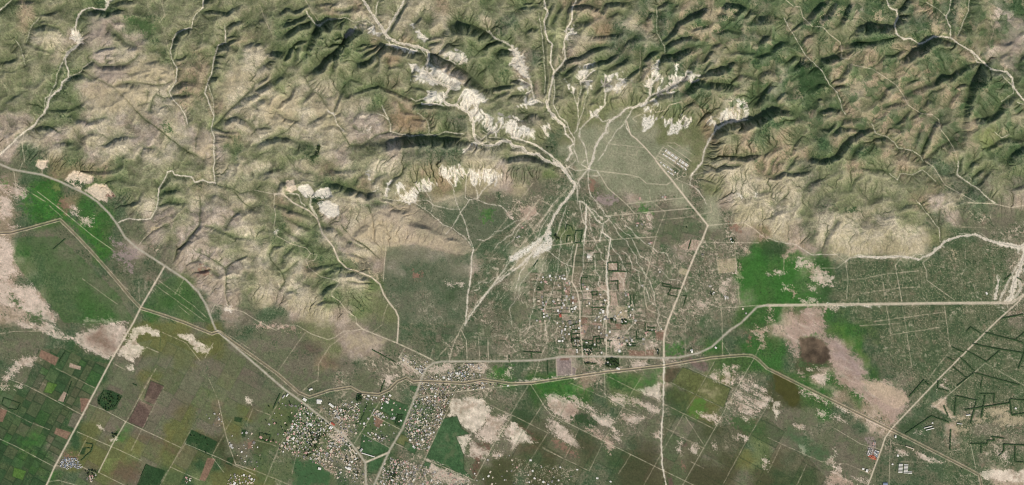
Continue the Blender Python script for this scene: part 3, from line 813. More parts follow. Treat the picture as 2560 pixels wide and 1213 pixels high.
# patches of bare soil, scars, ponds, fields: colour kind | polygon
# kinds: scar (gullied white slope), bare (ragged soil), soft (blurred cover change), field (crisp plot), pond, dark (tree patch)
PATCHES = """
@ 0 0 3.003
white bare|545,205 600,235 635,300 620,340 570,320 525,290
white bare|785,-20 870,-20 830,20 810,60 795,60
green bare|940,120 1010,125 1150,170 1180,220 1120,270 1050,220 950,160
tan2 soft|620,640 900,620 1100,660 1110,780 900,870 700,820 640,740
tan2 soft|950,540 1050,440 1180,420 1300,560 1280,620 1000,610
mauve soft|650,100 750,120 820,200 780,300 680,290
mauve soft|640,480 760,530 930,520 900,600 820,620 700,580
tan2 soft|1640,640 1780,500 1850,560 1760,700 1640,760
tan2 soft|1480,960 1590,1010 1600,1213 1480,1190
green bare|1210,940 1270,925 1300,990 1250,1000
tan2 bare|300,1200 330,1190 350,1213 290,1213
@ 640 0 3.003
white scar|840,212 885,215 945,262 920,282 850,240
white scar|1300,480 1380,505 1470,560 1560,620 1530,670 1460,655 1380,600 1310,560
white scar|1145,490 1230,485 1290,530 1330,590 1380,620 1340,650 1185,605 1210,560
white scar|1270,710 1350,680 1425,700 1412,775 1265,778
white scar|1530,780 1560,650 1620,660 1710,715 1730,770 1620,805 1560,820
white scar|1600,850 1640,800 1700,825 1710,885 1650,915
white scar|1700,870 1790,885 1770,945 1700,930
white scar|1815,870 1865,865 1890,920 1922,890 1960,900 1950,1010 1890,1010 1850,960
white scar|1390,395 1470,385 1570,395 1590,460 1500,465
white scar|1000,328 1100,345 1205,370 1190,400 1100,385
white scar|1560,1130 1650,1078 1610,1105
white scar|1180,195 1240,250 1275,300 1262,345 1215,280
white scar|1740,960 1800,940 1810,1010 1760,1010
white scar|690,240 740,220 720,270 680,270
tan2 soft|60,740 300,700 330,900 200,960 60,920
tan2 soft|430,780 600,760 640,960 500,990 420,900
brown2 soft|1010,870 1100,830 1240,890 1220,970 1050,960
brown2 soft|1000,420 1050,430 1050,480 1000,480
dgreen bare|400,1190 450,1150 470,1090 485,1100 460,1170 430,1213
white bare|545,830 590,840 600,860 560,855
white bare|840,980 870,960 865,990
@ 1280 0 3.003
white scar|0,345 40,375 100,480 135,580 90,605 30,540 0,490
white scar|60,615 130,640 122,685 40,672
white scar|95,738 185,735 185,782 110,805 55,795
white scar|-10,880 45,895 10,960
white scar|0,1045 40,955 80,925 112,950 165,970 160,1045 100,1010 40,1045
white scar|215,925 275,940 262,1020
white scar|410,245 450,205 475,240 410,285
white scar|470,560 520,505 605,480 615,515 540,585 500,595
white scar|385,618 440,635 505,660 470,690
white scar|528,625 580,605 615,640 570,695
white scar|695,560 760,555 825,540 740,605 690,620
white scar|695,655 770,640 820,605 890,605 800,675 700,695
white scar|1045,500 1100,465 1110,560 1135,600 1090,615 1050,560
white scar|985,598 1045,615 1042,690 1000,640
white scar|1045,700 1150,655 1185,640 1190,672 1090,722
white scar|1195,570 1290,575 1350,535 1395,565 1385,592 1260,622 1200,645
white bare|1220,478 1245,478 1238,565 1220,565
white scar|1205,620 1265,655 1190,685
white scar|985,780 1030,800 1040,830 990,820
white scar|1045,740 1115,755 1100,800 1060,790
white scar|985,885 1065,885 1055,935 990,985
white scar|1175,1005 1200,930 1245,915 1275,950 1235,1000
white scar|1285,875 1340,895 1300,965
white scar|1140,895 1195,905 1150,950
white scar|1475,885 1505,895 1545,955 1480,935
white scar|1530,890 1600,820 1670,825 1695,890 1600,930
white bare|1685,748 1732,752 1712,840 1712,890 1695,890
white bare|1740,758 1772,752 1772,892 1738,892
white scar|585,850 640,825 665,805 645,875 600,885
tan2 bare|1450,80 1560,60 1680,70 1640,130 1480,140
tan2 bare|1340,210 1560,180 1560,240 1350,260
brown2 soft|640,240 720,180 760,260 680,290
@ 1920 0 3.003
tan2 bare|510,90 550,60 555,110 520,120
tan2 bare|400,140 440,110 435,180 380,170
tan2 bare|1220,120 1270,120 1300,270 1240,270 1215,160
tan2 bare|1390,85 1450,85 1450,125 1400,125
tan2 bare|600,620 700,600 720,690 620,720
tan2 soft|1450,860 1540,900 1600,1050 1540,1060 1420,980
lgreen soft|1560,980 1700,960 1720,1100 1600,1150
mauve soft|1800,230 1922,130 1922,420 1840,460 1700,400
tan2 bare|800,90 850,80 850,140 790,150
dgreen bare|230,470 420,510 480,660 330,720 230,690
@ 0 404 3.003
quarry pit|500,135 560,80 640,95 700,120 690,150 640,160 600,210 560,180
quarry pit|640,215 720,175 800,185 855,250 840,265 810,255 800,295 720,270 690,245
dgreen bare|510,145 560,135 610,160 650,150 650,210 600,190
quarry pit|280,25 300,-5 355,-5 340,40 310,60
rust bare|820,250 860,245 850,275 800,265
pan bare|0,155 60,180 210,200 200,265 130,285 60,230 0,200
pan bare|0,260 60,260 100,330 80,400 40,450 0,400
pan bare|-20,545 60,585 110,650 100,760 150,830 60,870 140,940 245,925 290,1000 340,1050 425,1150 400,1220 300,1220 250,1160 180,1130 100,1100 -20,1080
green bare|70,990 160,1050 150,1100 80,1050
green bare|200,1130 300,1140 330,1200 220,1200
vivid bare|250,165 440,150 430,280 480,370 600,450 690,400 755,430 765,600 855,660 830,755 700,655 560,525 470,425 330,335 160,265 200,230
vivid bare|160,260 330,330 430,410 300,450 170,400
lgreen bare|380,180 440,160 450,200 400,215
vivid bare|-20,130 80,170 60,185 -20,160
rust bare|430,290 500,275 520,350 500,385 440,335
pan bare|520,340 570,330 595,380 540,400
pan bare|600,430 690,420 720,460 640,475
lilac bare|820,575 890,595 980,650 1045,640 1040,690 990,760 1000,835 950,820 960,760 850,725 850,680 960,670 900,630
pan bare|70,485 130,480 120,500 80,505
white bare|1690,1100 1710,1060 1735,1080 1745,1110 1725,1140 1690,1115
tan2 bare|1130,500 1170,485 1200,500 1160,525
rust bare|1480,820 1530,790 1600,850 1470,860
tan2 bare|1320,960 1380,950 1360,1000 1310,990
pan bare|620,1190 760,1180 960,1213 620,1213
@ 640 404 3.003
tanhill slope|600,600 740,480 860,390 1000,335 1180,320 1330,420 1480,520 1570,580 1640,665 1560,700 1480,690 1380,660 1230,625 1130,618 1000,632 900,625 760,600
gplain slope|985,640 1130,624 1250,632 1390,672 1500,700 1612,708 1605,860 1572,1213 1080,1213 1060,1120 1000,1050 960,960 950,880
gplain slope|1200,330 1320,390 1420,480 1570,560 1640,640 1900,500 1930,250 1700,320 1560,250 1400,300
quarryw pit|330,190 390,178 430,230 445,272 380,262 330,212
quarryw pit|470,312 540,298 612,340 618,400 550,412 490,372
quarryw pit|490,208 550,205 565,260 500,272 425,262
quarry pit|240,148 280,148 300,205 260,232 235,210
dgreen bare|400,270 520,265 460,320 410,330
white scar|1405,18 1440,60 1475,130 1440,140 1400,95 1385,90
white scar|1475,50 1515,55 1535,155 1490,165 1470,110
white scar|1535,35 1570,60 1560,105
white scar|1605,75 1695,80 1655,165 1620,165
white scar|1705,90 1740,55 1825,105 1785,165 1750,175
white scar|1220,170 1270,135 1335,170 1305,215 1250,225
white scar|1085,262 1150,228 1190,205 1205,260 1190,305 1100,292
white scar|1038,165 1090,145 1115,190 1060,235
white scar|965,190 1015,155 980,245
white scar|835,100 870,85 850,155
white scar|880,175 905,180 885,205
tan2 soft|860,400 1000,480 1150,580 1350,600 1600,690 1300,640 1000,630 900,600 740,570
white bare|140,520 165,515 165,540 145,540
tan2 bare|660,700 760,710 840,770 700,740
tan2 bare|800,790 950,870 930,890 840,830
vivid bare|1680,370 1780,340 1790,440 1690,460
rust bare|1180,820 1250,840 1230,890 1190,880
pan bare|1880,360 1930,380 1922,430 1880,420
pan bare|1450,915 1530,905 1540,930 1450,930
dgreen soft|1440,950 1510,940 1500,1030 1440,1030
@ 1280 404 3.003
white scar|270,495 292,540 292,650 240,672 160,715 180,660 250,590
white scar|230,560 185,625 60,715 -10,745 -10,715 120,645
pink bare|60,340 160,330 200,380 130,450 70,420
rust bare|580,140 630,120 620,230 580,210
lilac bare|610,260 760,250 800,300 720,340 640,310
pan bare|1000,390 1060,400 1050,510 1010,470
white bare|555,690 600,690 600,740 560,740
rust bare|1640,470 1720,480 1710,530 1650,510
pink field|1260,640 1340,580 1415,595 1385,665 1300,665
pink field|720,760 795,758 795,820 720,822
pink field|760,825 850,825 850,965 800,965 795,895 750,895
pink field|640,940 715,920 720,970 640,970
tan2 field|1540,735 1680,725 1690,830 1550,840
tan2 field|1260,795 1335,815 1310,860 1250,840
pink bare|1740,650 1780,640 1770,690 1740,700
pink bare|1700,740 1740,860 1720,910 1690,840
vivid soft|1720,720 1930,600 1930,1080 1720,1070 1700,900
dgreen soft|1870,620 1930,590 1930,690 1880,680
pan bare|1400,1040 1470,1060 1450,1120 1390,1110
pan bare|1570,910 1640,880 1600,990 1560,980
pink bare|1860,560 1930,545 1930,580 1880,580
white bare|1135,255 1150,250 1150,280 1135,280
white bare|1700,240 1740,250 1735,275 1690,260
white bare|1810,235 1845,240 1840,280 1810,270
vivid bare|960,310 990,330 1060,390 960,400
rust field|400,930 440,940 430,1010 400,1010
pink field|740,985 780,980 800,1080 740,1080
tan2 field|780,1090 860,1090 860,1190 780,1170
rust field|440,1030 490,1030 490,1060 440,1060
@ 1420 790 12.01
pink field|410,290 620,260 760,220 1000,220 1010,340 1130,360 1120,690 960,690 940,600 760,620 740,730 430,730
rust soft|620,280 950,240 1000,420 640,430
rust field|400,40 600,50 570,210 410,260
dgreen field|440,850 750,840 750,900 440,910
dgreen field|1280,80 1430,80 1430,210 1280,200
dgreen field|1610,110 1770,110 1770,240 1610,230
pan bare|1180,640 1540,700 1640,900 1600,1070 1400,1040 1330,880 1180,800
rust field|1430,240 1600,240 1600,400 1440,380
@ 1920 404 3.003
vivid soft|60,700 400,700 480,830 460,1060 20,1070
dgreen soft|350,720 470,760 500,900 470,1050 380,1040 400,900
pan bare|205,755 240,725 300,740 370,790 430,830 480,860 485,920 400,930 370,920 320,880 330,820 280,780 210,800
pan bare|-10,835 50,820 150,830 110,840 0,850
pan bare|300,945 370,940 365,970 320,965
pink bare|160,960 180,950 215,1000 190,1010
pan bare|240,1040 350,1030 355,1060 260,1055
pan bare|440,1080 530,1085 500,1120 450,1110
mudflat bare|290,1090 430,1090 420,1230 250,1230 250,1130
pink bare|150,1095 185,1095 200,1213 170,1213
pink bare|0,1095 15,1095 30,1190 10,1213
pink bare|105,700 200,640 200,670 130,730
white bare|450,1072 830,1074 840,1085 440,1085
dgreen soft|-10,590 60,600 170,640 100,700 -10,690
pan bare|110,930 145,930 140,960 120,960
tan2 bare|1380,680 1420,680 1410,720 1380,715
dgreen bare|570,350 650,350 660,390 600,380
@ 0 808 3.003
pan bare|100,-10 370,5 480,85 560,100 640,60 780,10 900,-10 970,30 950,110 870,240 800,270 680,205 560,145 350,70 200,40
brownd soft|660,110 760,40 850,120 870,200 790,215 700,170
brownd bare|900,160 980,160 980,220 930,220
white bare|935,160 1000,40 1100,15 1195,60 1200,100 1130,90 1050,70 1020,130 1085,185 1010,305 940,265 880,235
white bare|945,312 1000,315 990,345 950,335
white bare|1345,75 1450,90 1500,150 1585,185 1560,232 1490,222 1430,150 1350,110
pan bare|30,400 100,300 170,250 265,265 250,310 170,330 110,390 60,420
pan bare|90,470 160,460 150,490 110,490
pan bare|0,460 50,450 60,480 10,490
purple field|1130,430 1235,470 1160,615 1078,580
purple field|1045,575 1150,622 1080,790 955,745
tan2 soft|1060,570 1160,600 1150,625 1050,590
orchard field|780,500 830,505 915,545 870,640 800,660 735,600 735,560
orchard field|1435,800 1630,890 1590,1000 1385,905
rust field|1560,1010 1620,1020 1540,1190 1495,1175
orchard field|1095,1060 1240,1110 1200,1220 1030,1220
vivid soft|870,800 980,780 930,880 850,900
brownd soft|1050,820 1350,950 1340,990 1180,900 1060,860
bright field|360,440 435,460 390,530 328,520
bright field|105,1080 200,1110 172,1180 92,1150
pink field|480,512 512,530 482,595 435,582
greyf field|550,670 620,690 570,795 508,770
rust field|425,785 535,820 505,875 405,830
rust field|310,198 440,258 415,320 290,250
pink field|525,300 610,325 605,350 520,330
rust field|0,640 55,655 20,740 -10,740
rust field|600,560 685,570 660,640 610,670
rust bare|480,990 600,990 560,1030 470,1020
white bare|725,755 770,780 770,800 730,790
white bare|820,870 880,840 880,880 830,895
dgreen bare|840,830 880,825 885,845 850,850
dgreen bare|690,1110 740,1100 740,1130 700,1135
white bare|1850,550 1900,570 1890,610 1830,605
dgreen field|1765,705 1820,715 1810,745 1760,735
dgreen field|1820,800 1845,800 1840,850 1815,845
rust bare|1850,880 1910,880 1890,940 1840,940
dgreen field|1710,1010 1755,1010 1740,1070 1700,1055
rust soft|1610,600 1650,600 1670,750 1630,750
lgreen field|800,1010 900,1015 850,1150 760,1100
brownd soft|860,1050 1060,1050 1040,1220 830,1180
vivid soft|330,1150 430,1110 460,1130 400,1180
dgreen field|620,940 650,930 630,985 600,985
vivid soft|150,870 300,800 330,880 180,960
@ 640 808 3.003
lot soft|220,500 340,600 560,740 640,960 420,1010 120,960 0,1090 0,700
farm soft|330,640 480,720 400,900 250,860
farm soft|740,600 900,620 860,900 740,860
farm soft|820,1060 960,1000 890,1150 840,1150
farm soft|1190,600 1330,640 1230,900 1110,840
lot soft|680,660 1000,560 1140,620 1060,800 760,880
lot soft|0,1000 420,1020 640,1213 0,1213
farm soft|280,1040 560,1120 540,1213 290,1213
white bare|1465,560 1540,580 1620,550 1700,590 1765,640 1740,720 1700,760 1650,845 1580,800 1530,750 1490,700 1430,705
white bare|1495,850 1560,835 1615,840 1590,905 1560,985 1510,920
pan bare|1620,890 1765,940 1700,1040 1590,990
brownd bare|1640,880 1760,900 1760,950 1660,930
pan bare|1740,670 1810,690 1905,700 1850,800 1790,915 1650,850 1720,740
pan bare|1860,770 1930,770 1930,910 1845,860
brownd bare|1640,990 1690,1010 1650,1180 1630,1170
farm field|1400,720 1510,700 1540,790 1600,830 1500,850 1560,990 1560,1100 1640,1180 1280,1010
farm field|980,560 1150,620 1160,640 1090,780 1010,720 1000,690 930,650
farm field|800,830 1010,940 970,970 850,1000 780,960
farm field|850,1040 960,1000 900,1130 840,1120
olive field|1090,830 1165,870 1115,925 1050,895
farm field|1120,890 1215,930 1190,980 1110,940
farm field|1160,470 1215,475 1200,520 1155,500
dgreen field|1060,680 1105,690 1070,770 1040,760
rust field|880,690 960,730 920,790 890,770
pink bare|430,1030 500,1050 620,1120 600,1140 480,1080
rust bare|530,940 620,930 640,960 560,990
dgreen bare|240,680 300,690 290,760 240,740
dgreen field|640,640 680,640 670,700 620,690
purple soft|310,160 480,150 460,220 400,230
purple soft|500,280 600,270 620,330 520,320
pan bare|1090,250 1140,270 1180,330 1240,390 1150,370 1060,300
pan bare|1290,340 1400,300 1500,310 1500,360 1300,390
pan bare|1590,300 1740,290 1720,390 1600,380
pan bare|960,400 1060,380 1050,430 980,470
vivid bare|1740,400 1780,340 1930,320 1930,410 1800,405
pan bare|1880,340 1917,330 1917,400 1880,390
dgreen bare|980,1130 1040,1120 1050,1160 1000,1170
pan bare|1290,1030 1620,1180 1500,1220 1340,1190 1270,1080
farm field|760,530 800,525 790,580 750,580
olive soft|100,620 300,640 240,730 140,720
farm bare|280,1030 430,1020 560,1120 540,1213 300,1213
pan bare|650,790 700,830 640,930 540,860
pink bare|300,30 0,0 0,20 300,60
tan2 soft|690,80 1000,110 900,200 700,190
pan bare|1780,970 1850,960 1840,1010 1790,1020
farm field|1270,1040 1310,1050 1300,1090 1250,1080
@ 1280 808 3.003
pan bare|250,545 330,520 425,570 505,610 480,705 430,755 350,705 280,650
rust soft|400,640 480,600 500,660 430,720
pan bare|380,540 485,530 520,600 680,690 785,720 740,785 640,765 560,655 450,600
dgreen bare|440,700 560,670 650,780 480,760
white bare|-10,745 80,785 135,850 195,905 100,885 -10,950
brownd bare|50,760 120,800 200,880 150,860
pan bare|280,720 340,740 430,820 490,850 525,960 400,905 330,835 280,785
rust bare|300,870 380,890 460,960 490,1010 400,965 330,920
pink bare|525,770 620,790 690,850 765,880 740,985 690,885 600,835
pan bare|760,780 820,850 800,900 760,850
pan bare|700,530 875,550 840,625 760,590
pan bare|860,540 1000,600 1115,655 1060,672 880,595
white bare|945,500 1080,460 1122,450 1112,585 1000,535
pan bare|820,670 1000,710 940,760 830,745
vivid bare|165,440 500,460 600,505 500,545 250,535 200,490
vivid soft|700,390 900,430 1130,330 1130,450 960,500 880,480
dgreen soft|700,390 880,470 900,490 760,440
olive field|1200,450 1280,330 1460,400 1640,490 1590,635 1380,540
bright bare|1370,560 1440,570 1470,650 1400,715 1310,685
kfield field|1155,345 1270,335 1195,450 1150,440
rust soft|1160,350 1220,340 1170,420 1150,410
dgreen soft|1190,455 1330,510 1290,660 1150,590
dgreen soft|0,690 90,490 130,470 200,580 110,740
kfield soft|500,810 670,885 610,1050 470,940
kfield soft|830,990 1100,1060 1000,1220 760,1220
kfield soft|910,850 1100,930 1090,1020 900,970
green bare|1620,720 1700,690 1900,790 1880,860 1700,800
lilac field|332,255 445,262 450,392 335,397
rust field|365,265 430,265 430,280 365,280
lilac field|450,322 482,340 475,388 450,388
white bare|20,435 150,425 690,360 690,375 150,450 20,455
pan bare|890,290 960,270 1010,300 990,340 900,350
pan bare|1115,270 1150,265 1270,290 1150,310
white bare|690,350 780,340 830,330 780,365 700,375
pink bare|550,260 690,265 680,310 550,300
pan bare|1020,150 1060,120 1110,160 1060,190 1010,190
pan bare|740,90 800,80 830,160 800,210 740,170
pan bare|1060,830 1110,815 1105,850 1070,860
pan bare|1260,870 1285,865 1270,980 1240,960
pan bare|1340,905 1410,940 1380,970 1345,950
purple bare|1290,890 1320,895 1310,930 1270,920
pan bare|1510,900 1550,890 1550,930 1515,945
pan bare|1690,840 1710,835 1705,880 1685,870
pan bare|1745,850 1770,845 1755,890 1720,905
purple bare|1160,1150 1200,1155 1220,1213 1180,1213
pan bare|1885,1040 1917,1020 1917,1090 1890,1080
rust bare|1270,1050 1300,1060 1290,1110 1270,1090
pink bare|1800,40 1917,35 1917,70 1880,90 1890,180 1860,190 1870,100 1790,60
rust bare|1760,75 1785,75 1790,160 1770,150
dgreen field|710,255 800,260 800,335 710,330
vivid bare|1150,170 1290,140 1290,240 1150,240
kfield soft|1330,980 1700,1120 1600,1220 1300,1200
brownd soft|0,930 130,920 330,1000 200,960
purple bare|1330,260 1480,310 1450,370 1350,320
rust soft|520,10 640,10 700,110 560,130
greyf field|580,10 700,20 700,120 640,120 530,120
rust field|870,200 1000,210 1000,245 880,245
rust field|1080,65 1140,65 1135,130 1080,130
rust field|1010,200 1075,200 1060,245 1005,240
@ 1640 880 3.678
lilac soft|330,110 500,110 470,200 320,150
pan bare|620,135 680,140 690,200 690,290 650,310 600,270 620,220
pan bare|700,120 760,120 760,190 720,240 700,200
pan bare|530,180 590,190 580,270 490,220
pan bare|690,240 720,250 700,330 670,310
pan bare|790,280 860,310 900,360 850,370 770,330
pan bare|870,270 955,300 940,345 880,320
pan bare|960,320 1010,330 1010,370 960,350
pan bare|750,345 900,430 960,450 1000,410 1070,400 1040,480 970,535 900,500 740,420 715,415
pan bare|910,360 990,390 960,420 900,390
pan bare|730,440 850,490 950,540 930,590 860,570 780,540 735,500
pan bare|770,570 860,600 850,640 790,600
pan bare|390,560 540,570 590,600 560,680 520,640 440,610
pan bare|740,200 800,220 790,270 740,260
tan2 soft|440,300 560,360 540,430 420,390
olive soft|160,300 330,390 270,520 130,420
@ 1920 808 3.003
mudflat bare|130,60 205,-20 415,-20 440,90 545,140 705,300 740,420 870,430 1010,500 1065,580 1000,680 935,780 905,740 850,640 700,560 520,445 480,330 430,140 330,95 235,110 240,385 265,400 250,330 185,240
lilac soft|450,120 540,130 710,310 700,400 610,370 500,230
tan2 soft|800,450 980,480 1000,560 850,560
vivid bare|270,95 330,85 420,100 330,110
mud pond|235,115 330,100 425,140 470,265 425,310 280,300 245,260
green bare|220,270 280,300 430,315 460,330 300,335 240,330
olivep pond|40,345 200,440 250,580 190,635 110,560 55,500
pan bare|350,380 430,375 470,420 430,470 340,420
pan bare|300,335 400,335 380,350 310,350
pan bare|230,490 330,520 420,570 700,700 900,795 860,800 700,720 480,610 350,560 240,520
white bare|40,580 90,580 100,620 60,640 90,670 60,710 40,650
pan bare|370,660 440,670 430,700 370,695
pan bare|470,690 520,690 590,750 510,730
pan bare|180,755 260,760 280,800 220,790
white bare|235,920 270,905 305,960 290,985 245,960
pan bare|430,1030 490,970 500,940 515,980 490,1060 440,1060
pan bare|500,1070 550,1070 555,1110 510,1110
pink bare|490,1120 540,1110 560,1150 650,1230 440,1230 460,1160
pan bare|640,1160 760,1190 760,1213 680,1200
pan bare|1220,615 1290,590 1330,550 1335,600 1300,640 1370,690 1400,715 1300,690
tan2 bare|1400,700 1500,685 1520,730 1420,730
tan2 bare|1560,720 1590,700 1650,710 1580,750
tan2 bare|1690,750 1760,690 1810,630 1815,690 1917,690 1917,750 1800,770
tan2 bare|1640,630 1810,620 1800,690 1700,700 1620,690
pan bare|1090,800 1150,790 1160,830 1110,810
tan2 bare|1360,780 1500,780 1510,810 1420,820
white bare|1590,1112 1680,1105 1750,1093 1830,1105 1917,1108 1960,1110 1960,1195 1850,1198 1750,1185 1650,1172 1610,1150
pan bare|1090,970 1160,975 1230,1010 1300,1050 1180,1040
pan bare|960,950 1040,960 1050,985 980,975
pan bare|1730,950 1765,945 1810,1040 1790,1050 1730,1000
farm soft|160,790 330,880 480,990 420,1040 250,960 150,860
dgreen soft|740,340 820,340 830,420 750,410
bright soft|420,40 540,110 640,190 740,330 800,350 620,60 560,-20
pan bare|1300,440 1320,430 1350,490 1280,490
dgreen soft|960,760 1130,720 1140,800 1000,820
dgreen soft|1160,650 1280,660 1340,720 1180,700
lilac bare|740,870 800,870 820,960 810,1010 740,1000
rust bare|750,985 815,1000 810,1025 745,1005
pan bare|740,1090 780,1095 770,1130 740,1120
@ 0 404 3.003
meadow slope|140,570 430,560 700,800 900,1010 1000,1190 800,1213 480,1213 430,1140 340,1040 250,915 160,830 110,740
meadow slope|1080,1090 1180,930 1300,860 1400,900 1500,1010 1560,1130 1590,1213 1400,1200 1250,1150
lilac lots|820,575 890,595 980,650 1045,640 1040,690 990,760 1000,835 950,820 960,760 850,725 850,680 960,670 900,630
@ 640 808 3.003
yard lots|330,610 480,700 560,760 640,960 560,1050 420,1010 180,950
yard lots|560,640 640,590 780,600 790,720 740,860 640,760
yard lots|1160,500 1500,530 1400,730 1280,980 1110,830
yard lots|960,1000 1250,1050 1640,1190 1640,1213 920,1213
yard lots|1250,300 1700,300 1917,440 1500,520 1200,550
yard lots|1090,220 1300,290 1240,390 1080,290
yard lots|600,960 690,950 800,1200 720,1150
@ 1280 808 3.003
yard lots|0,1000 230,1060 480,1080 500,1160 400,1213 0,1213
yard lots|430,100 530,100 620,245 540,240 440,180
yard lots|0,0 1130,0 1130,240 400,240 0,270
@ 1280 404 3.003
yard lots|130,830 460,830 900,700 1400,560 1700,600 1700,1100 1150,1213 230,1213
@ 1920 808 3.003
sand slope|700,430 800,440 1000,490 1065,585 980,640 900,620 760,520
sand slope|1220,600 1330,560 1340,620 1410,700 1380,720 1280,650
"""
# dark hedges: polylines
HEDGES = """
@ 1920 808 3.003
1490,65 1520,30 1600,80
1630,70 1760,105 1860,130 1917,150
1850,130 1917,75
1540,155 1700,190 1930,225
1490,205 1640,290
1640,290 1740,205
1380,180 1470,220
1440,255 1550,360
1350,260 1390,280
1390,330 1490,410
1550,370 1420,470
1560,375 1890,465
1610,400 1595,480
1060,550 1170,425
1180,440 1205,465
1410,545 1565,580 1520,750
1585,530 1700,530 1695,600
1630,540 1600,710
1410,560 1400,690
1480,650 1740,610 1815,600
1820,570 1930,580
1815,575 1830,690 1930,675
1320,620 1350,700
1030,830 1230,695
1230,700 1360,745
1520,905 1630,905
1640,910 1650,880 1700,880 1680,850 1770,865
1770,910 1930,915
1770,910 1770,960 1730,1000
1880,340 1920,230
1275,430 1275,490 1350,510
1370,800 1365,950
1600,910 1600,980
1855,920 1855,1040 1917,1045
@ 1280 404 3.003
720,760 720,820 795,822 795,758 722,758
750,825 850,825
740,900 795,895 797,965
600,975 640,975 640,1003 602,1003 600,978
520,870 520,960
520,870 570,872
465,610 480,520 530,518 515,605 465,612
405,515 410,475 450,485 460,520
410,605 415,560 440,555
890,1000 890,1078
915,1000 915,1080
1130,915 1195,930 1190,960 1170,1000 1240,1015
1130,915 1132,935 1190,945
1190,950 1265,955
1275,1005 1310,1010 1290,1080
190,945 215,947 212,965 190,965
160,790 195,740
1345,585 1325,655
595,1095 690,1095 695,1110
240,1050 235,1110
1650,575 1655,605
@ 1420 790 12.01
100,415 340,405
95,550 360,530
120,680 370,665
90,415 110,690 130,810
430,730 740,740
750,740 755,930
760,740 765,630 940,605 945,680
860,690 860,950
860,690 1120,695
440,910 740,905
450,950 850,945
1610,120 1770,110 1775,230 1615,235 1612,125
1285,90 1430,85 1435,200
1780,840 1920,835
1780,905 1920,910
1170,740 1310,750
470,1080 740,1075
590,960 730,975
140,940 420,915
960,700 975,820 870,830
@ 1280 808 3.003
865,155 930,155
865,170 930,172
935,60 935,120 1000,120
1000,0 1000,60
1010,30 1070,35
1010,55 1070,60
1345,185 1345,220
85,215 220,220
145,220 145,260
440,20 500,0
265,280 270,385
545,300 630,305
@ 640 808 3.003
875,200 1050,295
965,430 935,520
30,825 112,842 95,890 25,870 28,828
840,600 790,730 750,760
180,530 130,640
1105,690 1070,690 1045,760
1900,240 1902,290
480,820 440,960 400,990
@ 0 808 3.003
30,560 100,585 155,605 130,650 70,645 15,610 28,565
650,900 700,910 685,960 640,1000 610,1030
655,935 690,940
780,505 745,600
915,550 860,635
1100,1060 1060,1150
490,215 440,300
540,440 480,600
1000,455 1030,470
@ 1920 404 3.003
1775,890 1830,840
1870,870 1900,890
1750,1180 1917,1145
@ 0 404 3.003
490,580 400,660
"""

# ---------------------------------------------------------------- numpy helpers on one grid over the whole place
STEP = 1.6
GX0, GY0, GX1, GY1 = -160.0, -160.0, 2720.0, 1374.0
NX, NY = int((GX1 - GX0) / STEP) + 1, int((GY1 - GY0) / STEP) + 1
gx, gy = np.meshgrid(np.arange(NX) * STEP + GX0, np.arange(NY) * STEP + GY0)
gx = gx.astype(np.float32)
gy = gy.astype(np.float32)
SHAPE = gx.shape
RNG = np.random.default_rng(7)
random.seed(11)


def perlin(x, y, seed):
    rng = np.random.default_rng(seed)
    p = rng.permutation(512).astype(np.int32)
    ang = rng.random(512).astype(np.float32) * 2 * np.pi
    ca, sa = np.cos(ang), np.sin(ang)
    xi = np.floor(x).astype(np.int32)
    yi = np.floor(y).astype(np.int32)
    fx, fy = x - xi, y - yi

    def g(ix, iy, dx, dy):
        h = p[(p[ix & 511] + iy) & 511]
        return ca[h] * dx + sa[h] * dy
    u = fx * fx * fx * (fx * (fx * 6 - 15) + 10)
    v = fy * fy * fy * (fy * (fy * 6 - 15) + 10)
    a = g(xi, yi, fx, fy)
    b = g(xi + 1, yi, fx - 1, fy)
    c = g(xi, yi + 1, fx, fy - 1)
    d = g(xi + 1, yi + 1, fx - 1, fy - 1)
    return ((a + (b - a) * u) * (1 - v) + (c + (d - c) * u) * v).astype(np.float32) * 1.5


def fbm(scale, seed, octs=3, x=None, y=None, gain=0.5):
    x = gx if x is None else x
    y = gy if y is None else y
    out, amp, tot = 0, 1.0, 0.0
    for k in range(octs):
        f = 2.0 ** k / scale
        out = out + amp * perlin(x * f + 13.7 * k, y * f + 7.3 * k, seed + k)
        tot += amp
        amp *= gain
    return out / tot


def blur(a, r, n=2):
    k = max(1, int(round(r / STEP)))
    for _ in range(n):
        for ax in (0, 1):
            pad = [(0, 0), (0, 0)]
            pad[ax] = (k + 1, k)
            c = np.cumsum(np.pad(a, pad, mode='edge'), axis=ax, dtype=np.float64)
            L = a.shape[ax]
            if ax == 0:
                a = (c[2 * k + 1:2 * k + 1 + L] - c[:L]) / (2 * k + 1)
            else:
                a = (c[:, 2 * k + 1:2 * k + 1 + L] - c[:, :L]) / (2 * k + 1)
    return a.astype(np.float32)


def sstep(a, b, x):
    t = np.clip((x - a) / (b - a), 0, 1)
    return t * t * (3 - 2 * t)


def window(x0, y0, x1, y1):
    i0 = max(0, int((x0 - GX0) / STEP)); i1 = min(NX, int((x1 - GX0) / STEP) + 2)
    j0 = max(0, int((y0 - GY0) / STEP)); j1 = min(NY, int((y1 - GY0) / STEP) + 2)
    return slice(j0, max(j0, j1)), slice(i0, max(i0, i1))


WX1 = fbm(26, 101, 2)
WY1 = fbm(26, 111, 2)
WX2 = fbm(8, 121, 2)
WY2 = fbm(8, 131, 2)


